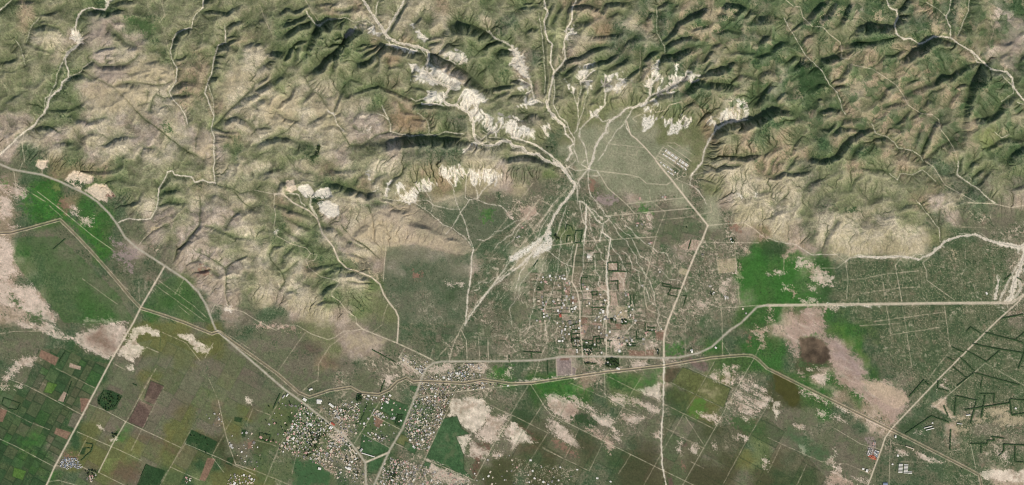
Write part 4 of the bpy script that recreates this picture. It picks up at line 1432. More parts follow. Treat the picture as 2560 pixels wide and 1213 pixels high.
def line_field(pts, reach, wob=0.0):
    """distance, side and position along a polyline, in a window round it"""
    xs = [p[0] for p in pts]; ys = [p[1] for p in pts]
    W = window(min(xs) - reach, min(ys) - reach, max(xs) + reach, max(ys) + reach)
    h, w = gx[W].shape
    if h < 2 or w < 2:
        return None
    D = np.full((h, w), 1e6, np.float32)
    S = np.zeros((h, w), np.float32)
    T = np.zeros((h, w), np.float32)
    seg = [math.hypot(pts[k + 1][0] - pts[k][0], pts[k + 1][1] - pts[k][1]) for k in range(len(pts) - 1)]
    tot = sum(seg) or 1.0
    run = 0.0
    j0, i0 = W[0].start, W[1].start
    for k in range(len(pts) - 1):
        (ax, ay), (bx, by) = pts[k], pts[k + 1]
        V = window(min(ax, bx) - reach, min(ay, by) - reach, max(ax, bx) + reach, max(ay, by) + reach)
        if V[0].stop <= V[0].start or V[1].stop <= V[1].start or seg[k] < 1e-6:
            run += seg[k]
            continue
        x, y = gx[V], gy[V]
        if wob:
            x = x + wob * (WX1[V] + 0.5 * WX2[V])
            y = y + wob * (WY1[V] + 0.5 * WY2[V])
        dx, dy = bx - ax, by - ay
        t = np.clip(((x - ax) * dx + (y - ay) * dy) / (seg[k] ** 2), 0, 1)
        d = np.hypot(x - ax - t * dx, y - ay - t * dy)
        s = (dx * (y - ay) - dy * (x - ax)) / seg[k]
        L = (slice(V[0].start - j0, V[0].stop - j0), slice(V[1].start - i0, V[1].stop - i0))
        m = d < D[L]
        D[L] = np.where(m, d, D[L])
        S[L] = np.where(m, s, S[L])
        T[L] = np.where(m, (run + t * seg[k]) / tot, T[L])
        run += seg[k]
    return W, D, S, T, tot


def poly_field(pts, reach, wob=0.0, wob2=0.0):
    """signed distance (positive inside) to a polygon, in a window round it"""
    xs = [p[0] for p in pts]; ys = [p[1] for p in pts]
    W = window(min(xs) - reach, min(ys) - reach, max(xs) + reach, max(ys) + reach)
    x, y = gx[W], gy[W]
    if x.size < 4:
        return None
    if wob:
        x = x + wob * WX1[W] + wob2 * WX2[W]
        y = y + wob * WY1[W] + wob2 * WY2[W]
    D = np.full(x.shape, 1e6, np.float32)
    ins = np.zeros(x.shape, bool)
    n = len(pts)
    for k in range(n):
        (ax, ay), (bx, by) = pts[k], pts[(k + 1) % n]
        dx, dy = bx - ax, by - ay
        L2 = dx * dx + dy * dy
        if L2 < 1e-9:
            continue
        t = np.clip(((x - ax) * dx + (y - ay) * dy) / L2, 0, 1)
        D = np.minimum(D, np.hypot(x - ax - t * dx, y - ay - t * dy))
        if abs(dy) > 1e-9:
            c = ((ay > y) != (by > y)) & (x < dx * (y - ay) / dy + ax)
            ins ^= c
    return W, np.where(ins, D, -D)


def parse(text, per_line):
    ox = oy = 0.0
    z = 1.0
    for ln in text.strip().split('\n'):
        if ln.startswith('@'):
            ox, oy, z = [float(v) for v in ln[1:].split()]
            continue
        head, _, tail = ln.rpartition('|')
        pts = [(ox + float(p.split(',')[0]) / z, oy + float(p.split(',')[1]) / z) for p in tail.split()]
        per_line(head.split(), pts)


def to_plot(ox, oy, z, s):
    return [(ox + float(p.split(',')[0]) / z, oy + float(p.split(',')[1]) / z) for p in s.split()]


def run_out(pts):
    """let a line that reaches the picture's edge run on past it"""
    pts = list(pts)
    for end in (0, -1):
        a, b = (pts[0], pts[1]) if end == 0 else (pts[-1], pts[-2])
        if a[0] < 6 or a[0] > PW - 6 or a[1] < 6 or a[1] > PH - 6:
            d = math.hypot(a[0] - b[0], a[1] - b[1]) or 1
            q = (a[0] + (a[0] - b[0]) / d * 190, a[1] + (a[1] - b[1]) / d * 190)
            if end == 0:
                pts.insert(0, q)
            else:
                pts.append(q)
    return pts


# ---------------------------------------------------------------- relief
HILLS = [(-500, -500), (-500, 395), (0, 395), (110, 428), (190, 455), (240, 480), (300, 550), (350, 608), (410, 655), (470, 695),
         (520, 745), (560, 785), (640, 770), (720, 790), (800, 800), (860, 812), (900, 800), (935, 760), (940, 700), (930, 650),
         (965, 626), (1010, 612), (1060, 608), (1110, 620), (1180, 634), (1165, 600), (1120, 565), (1060, 530), (1035, 500),
         (1050, 480), (1110, 470), (1180, 466), (1250, 468), (1300, 470), (1400, 446), (1425, 425), (1400, 390), (1375, 365), (1420, 330),
         (1440, 300), (1470, 308), (1500, 290), (1560, 275), (1640, 300), (1750, 330), (1760, 380), (1730, 440), (1780, 500),
         (1830, 570), (1890, 578), (1940, 605), (2000, 622), (2060, 640), (2130, 643), (2290, 640), (2340, 615), (2400, 575),
         (2480, 545), (2560, 540), (3000, 540), (3000, -500)]
_, hs = poly_field(HILLS, 4000, 6, 3)
hill = sstep(-5, 68, hs)
hill_in = hs > 0
up = np.clip(620 - gy, 0, 900)
Z = 12 + 0.03 * np.clip(1213 - gy, -200, 800) + hill * (12 + 0.03 * up)
relief = np.zeros(SHAPE, np.float32)
shade_lines = []


def add_relief(head, pts):
    w, q = float(head[0]), float(head[1])
    L = 1.9 * w + 8
    if w > 6.5:
        ln = sum(math.hypot(pts[k + 1][0] - pts[k][0], pts[k + 1][1] - pts[k][1]) for k in range(len(pts) - 1))
        e = min(0.34 * ln, 2.2 * w + 6)
        for end in (0, -1):
            p, o = (pts[0], pts[1]) if end == 0 else (pts[-1], pts[-2])
            c = (pts[0][0] - pts[-1][0], pts[0][1] - pts[-1][1]) if end == 0 else (pts[-1][0] - pts[0][0], pts[-1][1] - pts[0][1])
            cl = math.hypot(*c) or 1
            d = math.hypot(p[0] - o[0], p[1] - o[1]) or 1
            v = (0.5 * (p[0] - o[0]) / d + 0.5 * c[0] / cl, 0.5 * (p[1] - o[1]) / d + 0.5 * c[1] / cl)
            q2 = (p[0] + v[0] * e, p[1] + v[1] * e)
            pts = [q2] + list(pts) if end == 0 else list(pts) + [q2]
    f = line_field(pts, w + 3.2 * L, 1.8)
    if f is None:
        return
    W, D, S, T, tot = f
    cx, cy = pts[-1][0] - pts[0][0], pts[-1][1] - pts[0][1]
    side = 1.0 if (-cy * 0.5 + cx * 0.866) > 0 else -1.0
    sd = np.where(D < 1e5, D * np.sign(S * side), -1e3)
    wv = w * (0.80 + 0.45 * (0.5 + 0.9 * WX1[W]))
    rib = 0.16 * np.cos(T * tot / (3.2 + 0.22 * w) * 2 + 5 * WX1[W]) + 0.10 * N_RIB[W]
    wv = wv * (1 + rib * (w > 9))
    t = np.clip(sd / wv, 0, 1)
    face = 1 - (1 - t) ** 1.55
    taper = sstep(0, 0.36, T) * sstep(0, 0.36, 1 - T)
    h = np.where(sd > 0, q * w * M * (1.12 if pts[0][0] < 1500 else 0.98) * face * np.exp(-np.clip(sd - wv, 0, None) / L) * taper, 0).astype(np.float32)
    if w > 12:
        h = blur(h, 0.08 * w, 1)
    hb = blur(h, 0.75 * w + 2)
    m = sstep(0.7, 1.7, sd / w)
    far = np.clip(1.25 - np.clip(sd - w, 0, None) / (3.0 * L), 0, 1)
    relief[W] += (h * (1 - m) + hb * m) * np.clip(far, 0, 1) * (sd > 0)


N_RIB = fbm(11, 291, 2)
parse(RELIEF, add_relief)
DV = np.full(SHAPE, 130.0, np.float32)


def valley(pts, reach=130, wob=2.2):
    f = line_field(pts, reach, wob)
    if f is not None:
        DV[f[0]] = np.minimum(DV[f[0]], f[1])


parse(RELIEF, lambda h, p: valley(p, 130, 1.8))
parse(RAVINES, lambda h, p: valley(p))
parse(LINES, lambda h, p: valley(run_out(p), 130, 2.0) if h[0] in 'Rr' else None)
spur = DV * (1 + 0.35 * fbm(30, 281, 2))
KERO = 0.056 + 0.020 * sstep(900, 1300, gx) * sstep(560, 420, gy) + 0.04 * np.exp(-((gx - 800) / 190) ** 2 - ((gy - 110) / 110) ** 2) - 0.015 * sstep(450, 560, gy) * sstep(1700, 1800, gx)
RV, RA, RB, RC = 38.0, 12.0, 2.6, 0.5
RVF = 15 + 23 * sstep(850, 1250, gx) * sstep(520, 380, gy + 0 * gx) + 26 * np.exp(-((gx - 800) / 190) ** 2 - ((gy - 110) / 110) ** 2)
RVF = RVF - 14 * np.exp(-((gx - 2130) / 260) ** 2 - ((gy - 560) / 110) ** 2) - 6 * sstep(600, 300, gx) * sstep(150, 300, gy)
RVF = RVF - 13 * sstep(1750, 2000, gx) * sstep(420, 300, gy)
RVF = RVF * 0.80 + 5 * sstep(900, 700, gx)
rid = 1 - np.abs(fbm(80, 301, 2, (gx * 0.86 - gy * 0.5) * 0.5 + 14 * WX1, gx * 0.5 + gy * 0.86 + 14 * WY1)) * 2.0
rid2 = 1 - np.abs(fbm(38, 311, 1, gx * 0.8 + gy * 0.5 + 9 * WX1, gy * 0.9 - gx * 0.35 + 9 * WY1)) * 2.0
Z = Z + relief * sstep(-4, 30, hs) + hill * (RVF * (1 - np.exp(-spur / 34)) + RA * rid + RB * rid2 * sstep(0, 1, rid * .6 + .5) + RC * fbm(14, 331, 2) + 1.5 * (1 - 2 * np.abs(fbm(13, 335, 2, gx + 5 * WX2, gy + 5 * WY2))) + 0.45 * fbm(5, 338, 1))
Z = Z.astype(np.float32)


def carve(head, pts):
    w = float(head[0])
    f = line_field(pts, w * 3, 1.6)
    if f is None:
        return
    W, D, S, T, tot = f
    Z[W] -= 2.2 * np.clip(1 - D / (w * 1.6), 0, 1) * (0.5 + N14[W] if 'N14' in globals() else 1) * sstep(-10, 15, hs[W])


parse(RAVINES, carve)


RIVER_CELL = np.zeros(SHAPE, bool)


def carve_rivers(head, pts):
    if head[0] not in 'Rr':
        return
    w = float(head[1])
    pts = run_out(pts)
    f = line_field(pts, w * 3 + 8, 1.2)
    if f is None:
        return
    W, D, S, T, tot = f
    RIVER_CELL[W] |= D < max(1.4, w * 0.45)
    Z[W] -= (1.5 + 2.5 * hill[W]) * np.clip(1 - np.clip(D - w * .5, 0, None) / (w * 0.8 + 4), 0, 1)


parse(LINES, carve_rivers)


def fill_basins(Zf, open_):
    """raise closed hollows so that every hill cell drains to the plain or off the sheet"""
    import heapq
    H, Wd = Zf.shape
    z = Zf.ravel().astype(float).tolist()
    done = bytearray(H * Wd)
    need = ~open_
    edge = np.zeros_like(need)
    edge[0, :] = edge[-1, :] = edge[:, 0] = edge[:, -1] = True
    nb_open = np.zeros_like(need)
    nb_open[1:, :] |= open_[:-1, :]; nb_open[:-1, :] |= open_[1:, :]
    nb_open[:, 1:] |= open_[:, :-1]; nb_open[:, :-1] |= open_[:, 1:]
    seeds = np.flatnonzero((need & (edge | nb_open)).ravel())
    done_np = open_.ravel().astype(np.uint8)
    done_np[seeds] = 1
    done = bytearray(done_np.tobytes())
    heap = [(z[i], i) for i in seeds.tolist()]
    heapq.heapify(heap)
    N = H * Wd
    while heap:
        zz, i = heapq.heappop(heap)
        c = i % Wd
        for j in (i - 1 if c else -1, i + 1 if c < Wd - 1 else -1, i - Wd, i + Wd):
            if 0 <= j < N and not done[j]:
                done[j] = 1
                q = z[j]
                if q <= zz:
                    q = zz + 1e-3
                    z[j] = q
                heapq.heappush(heap, (q, j))
    return np.array(z).reshape(H, Wd)


def receivers(Zf, open_, jit):
    H, Wd = Zf.shape
    idx = np.arange(H * Wd).reshape(H, Wd)
    best = np.zeros((H, Wd)); rec = idx.copy()
    for dj in (-1, 0, 1):
        for di in (-1, 0, 1):
            if dj == 0 and di == 0:
                continue
            j0, j1 = max(0, -dj), H - max(0, dj)
            i0, i1 = max(0, -di), Wd - max(0, di)
            a = (slice(j0, j1), slice(i0, i1)); b = (slice(j0 + dj, j1 + dj), slice(i0 + di, i1 + di))
            sl = (Zf[a] - Zf[b]) / math.hypot(dj, di) * (1 + jit * RNG.random(Zf[a].shape))
            m = sl > best[a]
            best[a] = np.where(m, sl, best[a])
            rec[a] = np.where(m, idx[b], rec[a])
    rec[open_] = idx[open_]
    return rec.ravel()


def tree_levels(rec):
    n = len(rec)
    depth = (rec != np.arange(n)).astype(np.int32)
    p = rec.copy()
    for _ in range(14):
        depth = depth + depth[p]
        p = p[p]
    order = np.argsort(depth, kind='stable')
    d = depth[order]
    cuts = np.searchsorted(d, np.arange(0, d[-1] + 2))
    return order, cuts


def dissect(Z, rounds, K):
    open_ = ~(hs > -6) | RIVER_CELL
    for r in range(rounds):
        if r % 3 == 0:
            Zf = fill_basins(Z, open_)
        else:
            Zf = Z
        rec = receivers(Zf, open_, 0.5)
        order, cuts = tree_levels(rec)
        A = np.ones(Z.size)
        for l in range(len(cuts) - 2, 0, -1):
            q = order[cuts[l]:cuts[l + 1]]
            np.add.at(A, rec[q], A[q])
        z = Z.ravel().astype(np.float64)
        c = K.ravel() * np.sqrt(np.minimum(A, 4000.0))
        for l in range(1, len(cuts) - 1):
            q = order[cuts[l]:cuts[l + 1]]
            z[q] = np.minimum(z[q], (z[q] + c[q] * z[rec[q]]) / (1 + c[q]))
        Z = np.maximum(z.reshape(Z.shape), Z - 16.0)
    return Z.astype(np.float32), rec, A.reshape(Z.shape).astype(np.float32)


Z0 = Z.copy()
Z, REC, AREA = dissect(Z + 0.25 * RNG.standard_normal(SHAPE) * hill, 6, KERO)
Z = Z * 0.7 + blur(Z, 1.6, 1) * 0.3
HASHV = RNG.random(Z.size).astype(np.float32)


def catch(steps):
    p = REC.copy()
    n = 1
    while n < steps:
        p = p[p]
        n *= 2
    return HASHV[p].reshape(SHAPE)


def flow_streak(noise, steps):
    acc = noise.ravel().copy()
    p = REC.copy()
    f = noise.ravel()
    for _ in range(steps):
        acc += f[p]
        p = REC[p]
    acc = acc.reshape(SHAPE)
    return ((acc - acc.mean()) / (acc.std() + 1e-6)).astype(np.float32)


FLOWS = flow_streak(RNG.standard_normal(SHAPE).astype(np.float32), 14)
GUL = np.clip(np.log(np.maximum(blur(AREA, 1.6, 1), 1.0)) / np.log(45.0), 0, 1).astype(np.float32)
CA8, CA16, CA32 = catch(8), catch(16), catch(32)
plain = Z0 * 0 + 12 + 0.03 * np.clip(1213 - gy, -200, 800) + 0.5 * fbm(40, 351, 3)
k = sstep(-10, 4, hs)
Z = Z * k + (Z0 * 0.35 + plain * 0.65) * (1 - k)

# ---------------------------------------------------------------- ground cover colours (what the ground itself looks like, unlit)
def rgb(r, g, b):
    return np.array([r, g, b], np.float32) / 255


#        colour            second tone       pale specks, veins, dark bushes
LETTER = {
    'o': ((134, 132, 100), (110, 114, 80), .02, .00, .10),
    'l': ((140, 146, 100), (120, 128, 84), .02, .00, .06),
    't': ((180, 168, 142), (156, 146, 117), .06, .00, .05),
    'p': ((174, 158, 142), (146, 132, 114), .06, .00, .06),
    'b': ((150, 132, 105), (122, 116, 86), .04, .00, .14),
    'g': ((80, 96, 70), (100, 102, 80), .09, .16, .36),
    'G': ((112, 121, 82), (92, 104, 68), .02, .00, .22),
    'd': ((66, 90, 57), (84, 100, 64), .01, .00, .50),
    'v': ((62, 100, 50), (74, 98, 56), .03, .02, .22),
    's': ((100, 106, 82), (116, 110, 92), .16, .85, .40),
    'S': ((122, 116, 97), (104, 106, 84), .22, 1.15, .36),
    'm': ((150, 148, 122), (132, 134, 108), .04, .03, .06),
    'k': ((84, 84, 60), (74, 78, 52), .01, .00, .12),
    'f': ((62, 86, 56), (78, 92, 62), .03, .02, .20),
    'w': ((186, 166, 146), (140, 126, 104), .22, .20, .20),
    'y': ((108, 108, 66), (98, 102, 64), .01, .00, .06),
    'n': ((114, 109, 91), (102, 106, 81), .05, .03, .14),
    'r': ((80, 96, 67), (98, 103, 78), .22, .40, .40),
    'x': ((120, 105, 100), (110, 100, 90), .05, .02, .10),
}
rows = COVER.strip().split('\n')
rows = [''.join(r.split()) for r in rows]
keys = sorted(LETTER)
lut = {k: i for i, k in enumerate(keys)}
cm = np.array([[lut[c] for c in r] for r in rows])
tab = np.array([list(np.array(LETTER[k][0]) / 255) + list(np.array(LETTER[k][1]) / 255) + list(LETTER[k][2:]) for k in keys], np.float32)
u = (gx + 20 * fbm(70, 401, 2) + 11 * WX1 + 4.5 * WX2) / 40 - 0.5
v = (gy + 20 * fbm(70, 411, 2) + 11 * WY1 + 4.5 * WY2) / 40.43 - 0.5
i0 = np.floor(u).astype(int); j0 = np.floor(v).astype(int)
fu = sstep(0.12, 0.88, u - i0)[..., None]; fv = sstep(0.12, 0.88, v - j0)[..., None]


def cellp(ii, jj):
    return tab[cm[np.clip(jj, 0, cm.shape[0] - 1), np.clip(ii, 0, cm.shape[1] - 1)]]


P = (cellp(i0, j0) * (1 - fu) + cellp(i0 + 1, j0) * fu) * (1 - fv) + (cellp(i0, j0 + 1) * (1 - fu) + cellp(i0 + 1, j0 + 1) * fu) * fv
N60 = fbm(55, 421, 4)
N14 = fbm(14, 431, 3)
N5 = fbm(5.5, 441, 2)
NW = RNG.standard_normal(SHAPE).astype(np.float32)
mixt = sstep(-0.28, 0.28, N60 + 0.55 * N14 + 0.06 * NW)[..., None]
C = P[..., :3] * (1 - mixt) + P[..., 3:6] * mixt
sp, vein, bush = P[..., 6], P[..., 7], P[..., 8]


def plots(size, seed):
    x = (gx + 5 * WX1 + 3 * WX2) / size; y = (gy + 5 * WY1 + 3 * WY2) / size
    xi = np.floor(x).astype(np.int32); yi = np.floor(y).astype(np.int32)
    rng = np.random.default_rng(seed)
    jx_ = rng.random((512, 512), dtype=np.float32); jy_ = rng.random((512, 512), dtype=np.float32); val = rng.random((512, 512), dtype=np.float32)
    best = np.full(SHAPE, 9.0, np.float32); out = np.zeros(SHAPE, np.float32)
    for a in (-1, 0, 1):
        for b in (-1, 0, 1):
            i, j = (xi + a) & 511, (yi + b) & 511
            d = (xi + a + jx_[j, i] - x) ** 2 + (yi + b + jy_[j, i] - y) ** 2
            m = d < best
            best = np.where(m, d, best)
            out = np.where(m, val[j, i], out)
    return out


PV = plots(17, 601)
PV2 = plots(34, 611)
east = sstep(1480, 1700, gx) * sstep(330, 230, gy - 0.10 * (gx - 1500)) * hill + 0.6 * sstep(2000, 2100, gx) * sstep(420, 300, gy) * hill
east = np.clip(east, 0, 1)
C = C * (1 + 0.11 * N14 + 0.12 * N5 + 0.055 * NW + hill * 0.10 * fbm(3.2, 455, 1) + 0.07 * fbm(120, 451, 2))[..., None]


def mixin_early(col, a):
    global C
    C = C * (1 - a[..., None]) + col * a[..., None]


mixin_early(rgb(160, 142, 114), np.clip((PV > 0.84) * east * 0.55, 0, 1))
mixin_early(rgb(72, 96, 58), np.clip((PV < 0.22) * east * 0.6, 0, 1))
mixin_early(rgb(146, 130, 104), np.clip((PV2 > 0.78) * east * 0.35, 0, 1))
mixin_early(rgb(86, 104, 66), east * 0.28 * sstep(-0.3, 0.3, N60))
mixin_early(rgb(60, 84, 52), np.clip((PV2 < 0.2) * east * 0.45, 0, 1))


def mixin(W, col, a):
    C[W] = C[W] * (1 - a[..., None]) + col * a[..., None]


ALL = (slice(0, NY), slice(0, NX))
# plants gather in the hollows of the hills, soil shows on the knolls
conc = np.clip((blur(Z, 9) - Z) / 4.0, -1, 1) * hill
mixin(ALL, rgb(76, 92, 56), np.clip(conc, 0, 1) * 0.42)
mixin(ALL, rgb(188, 174, 148), np.clip(-conc, 0, 1) * 0.22)
mixin(ALL, rgb(70, 84, 54), np.clip((np.log(AREA) - 2.2) / 4.0, 0, 1) * hill * (0.22 + 0.25 * sstep(900, 1300, gx)))
C *= (1 + hill * (0.03 + 0.03 * sstep(1500, 1900, gx)))[..., None]
C = C * (1 - 0.16 * hill[..., None]) + (C @ np.array([.3, .55, .15], np.float32))[..., None] * (0.16 * hill[..., None]) * np.array([1.02, 1.0, .95], np.float32)
C *= (1 + hill * (0.10 * (CA16 - 0.5) + 0.08 * (CA32 - 0.5) + 0.045 * np.clip(FLOWS, -2, 2)))[..., None]
# bushes, worn soil and cattle paths
nb = 0.8 * fbm(5.0, 461, 2) + 0.5 * fbm(28, 471, 2) + 0.10 * NW
mixin(ALL, rgb(52, 74, 48), sstep(0.30, 0.48, nb + bush * 0.62 - 0.12) * 0.72 * sstep(0.02, 0.2, bush))
va = np.abs(fbm(34, 481, 2, gx + 14 * WX1 + 5 * WX2, gy + 14 * WY1 + 5 * WY2))
vb = np.abs(fbm(15, 491, 2, gx + 5 * WX2, gy + 5 * WY2))
gate = sstep(-0.15, 0.25, fbm(70, 501, 2))
vc = np.abs(fbm(60, 495, 2, gx * 0.8 + gy * 0.6 + 10 * WX1, (gy * 0.8 - gx * 0.6) * 2.6 + 10 * WY1))
va = 1.3 * np.clip(1 - va / 0.055, 0, 1) + np.clip(1 - vb / 0.075, 0, 1) * 0.8 + np.clip(1 - vc / 0.05, 0, 1) * 0.6
brk = sstep(-0.30, 0.15, fbm(10, 506, 2) + 0.1 * NW)
mixin(ALL, rgb(206, 188, 166), np.clip(va * vein * (0.35 + 0.75 * gate) * brk, 0, 0.85))
ns = 0.62 * fbm(3.4, 511, 1) + 0.34 * fbm(40, 521, 3) + 0.20 * NW
mixin(ALL, rgb(186, 170, 144), np.clip(sstep(0.34, 0.80, ns + sp * 0.65) * np.clip(sp * 3.2, 0, 1), 0, 0.62))
mixin(ALL, rgb(150, 120, 104), np.clip(sstep(0.25, 0.6, fbm(24, 525, 3)) * np.clip(vein * 1.3, 0, 1), 0, .45) * (0.6 + 0.4 * N5))

FX, FY = 1440.0, 425.0
fr = np.hypot(gx - FX, gy - FY)
fth = np.arctan2(gx - FX, gy - FY)
fan = sstep(15, 70, fr) * sstep(640, 300, fr) * sstep(0.95, 0.6, np.abs(fth + 0.05)) * (gy > FY) * (1 - hill)
fw = fbm(40, 531, 3)
ra = np.abs(perlin(fth * 16 + 0.8 * fw, fr / 110, 533))
rb = np.abs(perlin(fth * 34 + 0.9 * fw, fr / 60, 537))
mixin(ALL, rgb(214, 198, 174), np.clip((np.clip(1 - ra / 0.075, 0, 1) * 0.8 + np.clip(1 - rb / 0.12, 0, 1) * 0.6) * fan * (0.15 + 0.85 * brk) * sstep(-0.35, 0.2, fbm(45, 539, 2)), 0, .85))
# little plots on the fan, some bare, some green
plotz = sstep(1250, 1330, gx) * sstep(1800, 1740, gx) * sstep(500, 560, gy) * sstep(930, 900, gy) * (1 - hill)
mixin(ALL, rgb(76, 100, 66), sstep(0.10, 0.45, fbm(30, 543, 3)) * plotz * 0.55)
farz = sstep(700, 620, gx + 0.3 * gy - 300) * (gy > 700) * (1 - hill)
ID = np.zeros(SHAPE, np.int32)
ID[hill_in] = 1
REG = {0: ('ground', 'flat scrub plain below the hills', None), 1: ('hills', 'dry grassy hills cut by ravines', None)}


def new_id(name, label, group=None):
    k = len(REG)
    REG[k] = (name, label, group)
    return k


def ravine_green(head, pts):
    w = float(head[0])
    f = line_field(pts, w * 3, 1.6)
    if f is None:
        return
    W, D, S, T, tot = f
    a = np.clip(1.2 - D / (w * 0.55), 0, 1) * np.clip(0.6 + 0.7 * N14[W] + 0.4 * N5[W], 0, 1)
    mixin(W, rgb(72, 76, 54), np.clip(a, 0, 1) * 0.85)


parse(RAVINES, ravine_green)

# ---- the patchwork of small fields on the left, laid out along the straight road
fields_left = to_plot(0, 808, 3.003, "290,200 470,190 640,270 830,310 722,490 622,690 520,880 405,1080 340,1225 -60,1300 -60,600 30,420 190,460")
FIELD_TONES = [(58, 84, 54), (66, 92, 58), (52, 74, 48), (76, 96, 62), (92, 96, 70), (98, 94, 74), (62, 98, 52), (80, 88, 60), (70, 80, 58), (48, 70, 46)]


def patchwork(poly, ang, cw, ch, tones, hedge, label, seed, alpha=0.9, mix=0.56):
    rng = np.random.default_rng(seed)
    W, sd = poly_field(poly, 4)
    ca, sa = math.cos(ang), math.sin(ang)
    a = gx[W] * ca + gy[W] * sa
    b = -gx[W] * sa + gy[W] * ca
    edges = [a.min()]
    while edges[-1] < a.max():
        edges.append(edges[-1] + rng.uniform(*cw))
    edges = np.array(edges)
    ca_i = np.clip(np.searchsorted(edges, a) - 1, 0, len(edges) - 2)
    ea = np.minimum(a - edges[ca_i], edges[ca_i + 1] - a)
    cells = np.zeros(a.shape, int)
    eb = np.full(a.shape, 1e3)
    count = 0
    for c in range(len(edges) - 1):
        e = [b.min() - rng.uniform(0, ch[1])]
        while e[-1] < b.max():
            e.append(e[-1] + rng.uniform(*ch))
        e = np.array(e)
        m = ca_i == c
        r = np.clip(np.searchsorted(e, b[m]) - 1, 0, len(e) - 2)
        cells[m] = count + r
        eb[m] = np.minimum(b[m] - e[r], e[r + 1] - b[m])
        count += len(e)
    inside = sd > 0
    tone = np.array([tones[rng.integers(len(tones))] for _ in range(count)], np.float32) / 255
    tone *= rng.uniform(0.9, 1.1, (count, 1))
    keep = rng.random(count) < alpha
    t = tone[cells] * (1 + 0.10 * N14[W] + 0.12 * N5[W] + 0.02 * NW[W])[..., None]
    mixin_a = (inside & keep[cells]) * mix
    C[W] = C[W] * (1 - mixin_a[..., None]) + t * mixin_a[..., None]
    e = np.minimum(ea, eb)
    hk = rng.random(count)[cells]
    ha = np.clip(1.9 - e, 0, 1) * inside * (0.25 + 0.75 * (hk > 0.35)) * hedge
    C[W] = C[W] * (1 - ha[..., None]) + rgb(40, 58, 38) * ha[..., None]
    sub = ID[W]
    for c in np.unique(cells[inside]):
        m = inside & (cells == c)
        if keep[c] and m.sum() > 30:
            q = tone[c]
            word = 'green' if q[1] > q[0] * 1.12 else 'brownish'
            depth = 'dark' if q.sum() < 0.82 else 'pale'
            sub[m] = new_id('field', f"{depth} {word} {label}", label)


patchwork(fields_left, math.radians(28.5), (17, 46), (14, 42), FIELD_TONES, 0.55, 'farm plot in the hedged patchwork west of the straight road', 5)
PINK = [(150, 128, 112), (128, 112, 94), (104, 106, 82), (92, 100, 74), (140, 124, 104), (84, 96, 68), (118, 108, 88)]
patchwork(to_plot(1280, 404, 3.003, "130,830 440,830 460,640 700,640 900,700 1010,985 1130,1215 230,1215 210,1100 130,1000"), math.radians(1.5), (13, 28), (10, 22), PINK, 0.5,
          'smallholding plot between the dusty lanes', 9, 0.42)
patchwork(to_plot(1280, 808, 3.003, "350,0 1000,0 1000,240 860,240 700,230 350,240"), math.radians(1.5), (16, 30), (12, 24), PINK, 0.5,
          'smallholding plot north of the paved road', 19, 0.45)

OPEN = [(114, 109, 91), (104, 106, 82), (110, 112, 72), (98, 104, 68), (122, 112, 94), (92, 104, 66), (112, 100, 88), (104, 110, 84)]
patchwork(to_plot(0, 808, 3.003, "1020,150 1200,110 1560,270 1700,180 1917,330 2180,560 2000,700 1680,820 1500,1213 560,1213 700,900 640,660"), math.radians(28.5), (30, 74), (26, 70), OPEN, 0.16,
          'open plot on the olive western plain', 29, 0.8, 0.42)
DARKS = [(80, 82, 58), (72, 76, 52), (88, 88, 64), (76, 88, 58), (66, 84, 54), (94, 88, 68), (84, 92, 66)]
patchwork(to_plot(1280, 808, 3.003, "0,640 300,720 640,860 1120,1080 1140,700 1300,680 1540,780 1900,700 2100,860 2400,1213 0,1213"), math.radians(28.5), (44, 84), (44, 80), DARKS, 0.30,
          'dark grassy plot on the southern plain', 39, 0.75, 0.45)
FANT = [(92, 104, 78), (104, 104, 86), (116, 108, 92), (84, 100, 70), (126, 114, 98), (98, 98, 80)]
patchwork(to_plot(640, 808, 3.003, "1360,30 1900,-60 1917,270 1340,270"), math.radians(4), (18, 40), (16, 36), FANT, 0.2, 'scrubby plot north west of the paved road', 49, 0.6, 0.4)
patchwork(to_plot(1280, 404, 3.003, "1120,300 1460,480 1240,1060 1150,1230 900,1220 760,980 740,600 1050,560"), math.radians(12), (20, 44), (18, 40), FANT, 0.2, 'scrubby plot on the eastern fan', 59, 0.5, 0.4)

# ---- patches
TONE = {
    'quarry': (240, 220, 194), 'quarryw': (248, 238, 220),
    'white': (240, 231, 216), 'gplain': (98, 106, 84), 'meadow': (70, 100, 56), 'sand': (194, 172, 147), 'yard': (196, 178, 158), 'tanhill': (172, 157, 136), 'mudflat': (176, 152, 138), 'pan': (210, 190, 173), 'pink': (186, 160, 142), 'lilac': (152, 135, 130), 'tan2': (178, 163, 134),
    'mauve': (158, 143, 132), 'green': (72, 94, 58), 'dgreen': (50, 72, 44), 'vivid': (62, 110, 48), 'lgreen': (112, 122, 74),
    'bright': (84, 116, 54), 'rust': (138, 108, 92), 'brown2': (136, 114, 88), 'brownd': (104, 82, 68), 'purple': (100, 82, 74),
    'olive': (98, 104, 64), 'kfield': (76, 74, 54), 'mud': (96, 82, 68), 'olivep': (76, 76, 42), 'farm': (66, 96, 62), 'lot': (86, 102, 64),
    'greyf': (112, 106, 90), 'orchard': (48, 76, 46),
}
PATCH_LABEL = {'mud': ('pond', 'brown muddy pond drying out in the pink pan'), 'olivep': ('pond', 'dark olive swampy pond beside the diagonal canal')}
N3 = fbm(3.6, 541, 2)
N9 = fbm(9, 551, 3)
PSTREAK = fbm(16, 555, 3, gx * 0.30 + gy * 0.17 + 6 * WX2 * .3, gy * 0.87 * 1.6 - gx * 0.5 * 1.6 + 4 * WY2)
streak = np.abs(fbm(7.5, 561, 2, gx * 1.0 + 2 * WX2, gy * 0.55 + 2 * WY2))
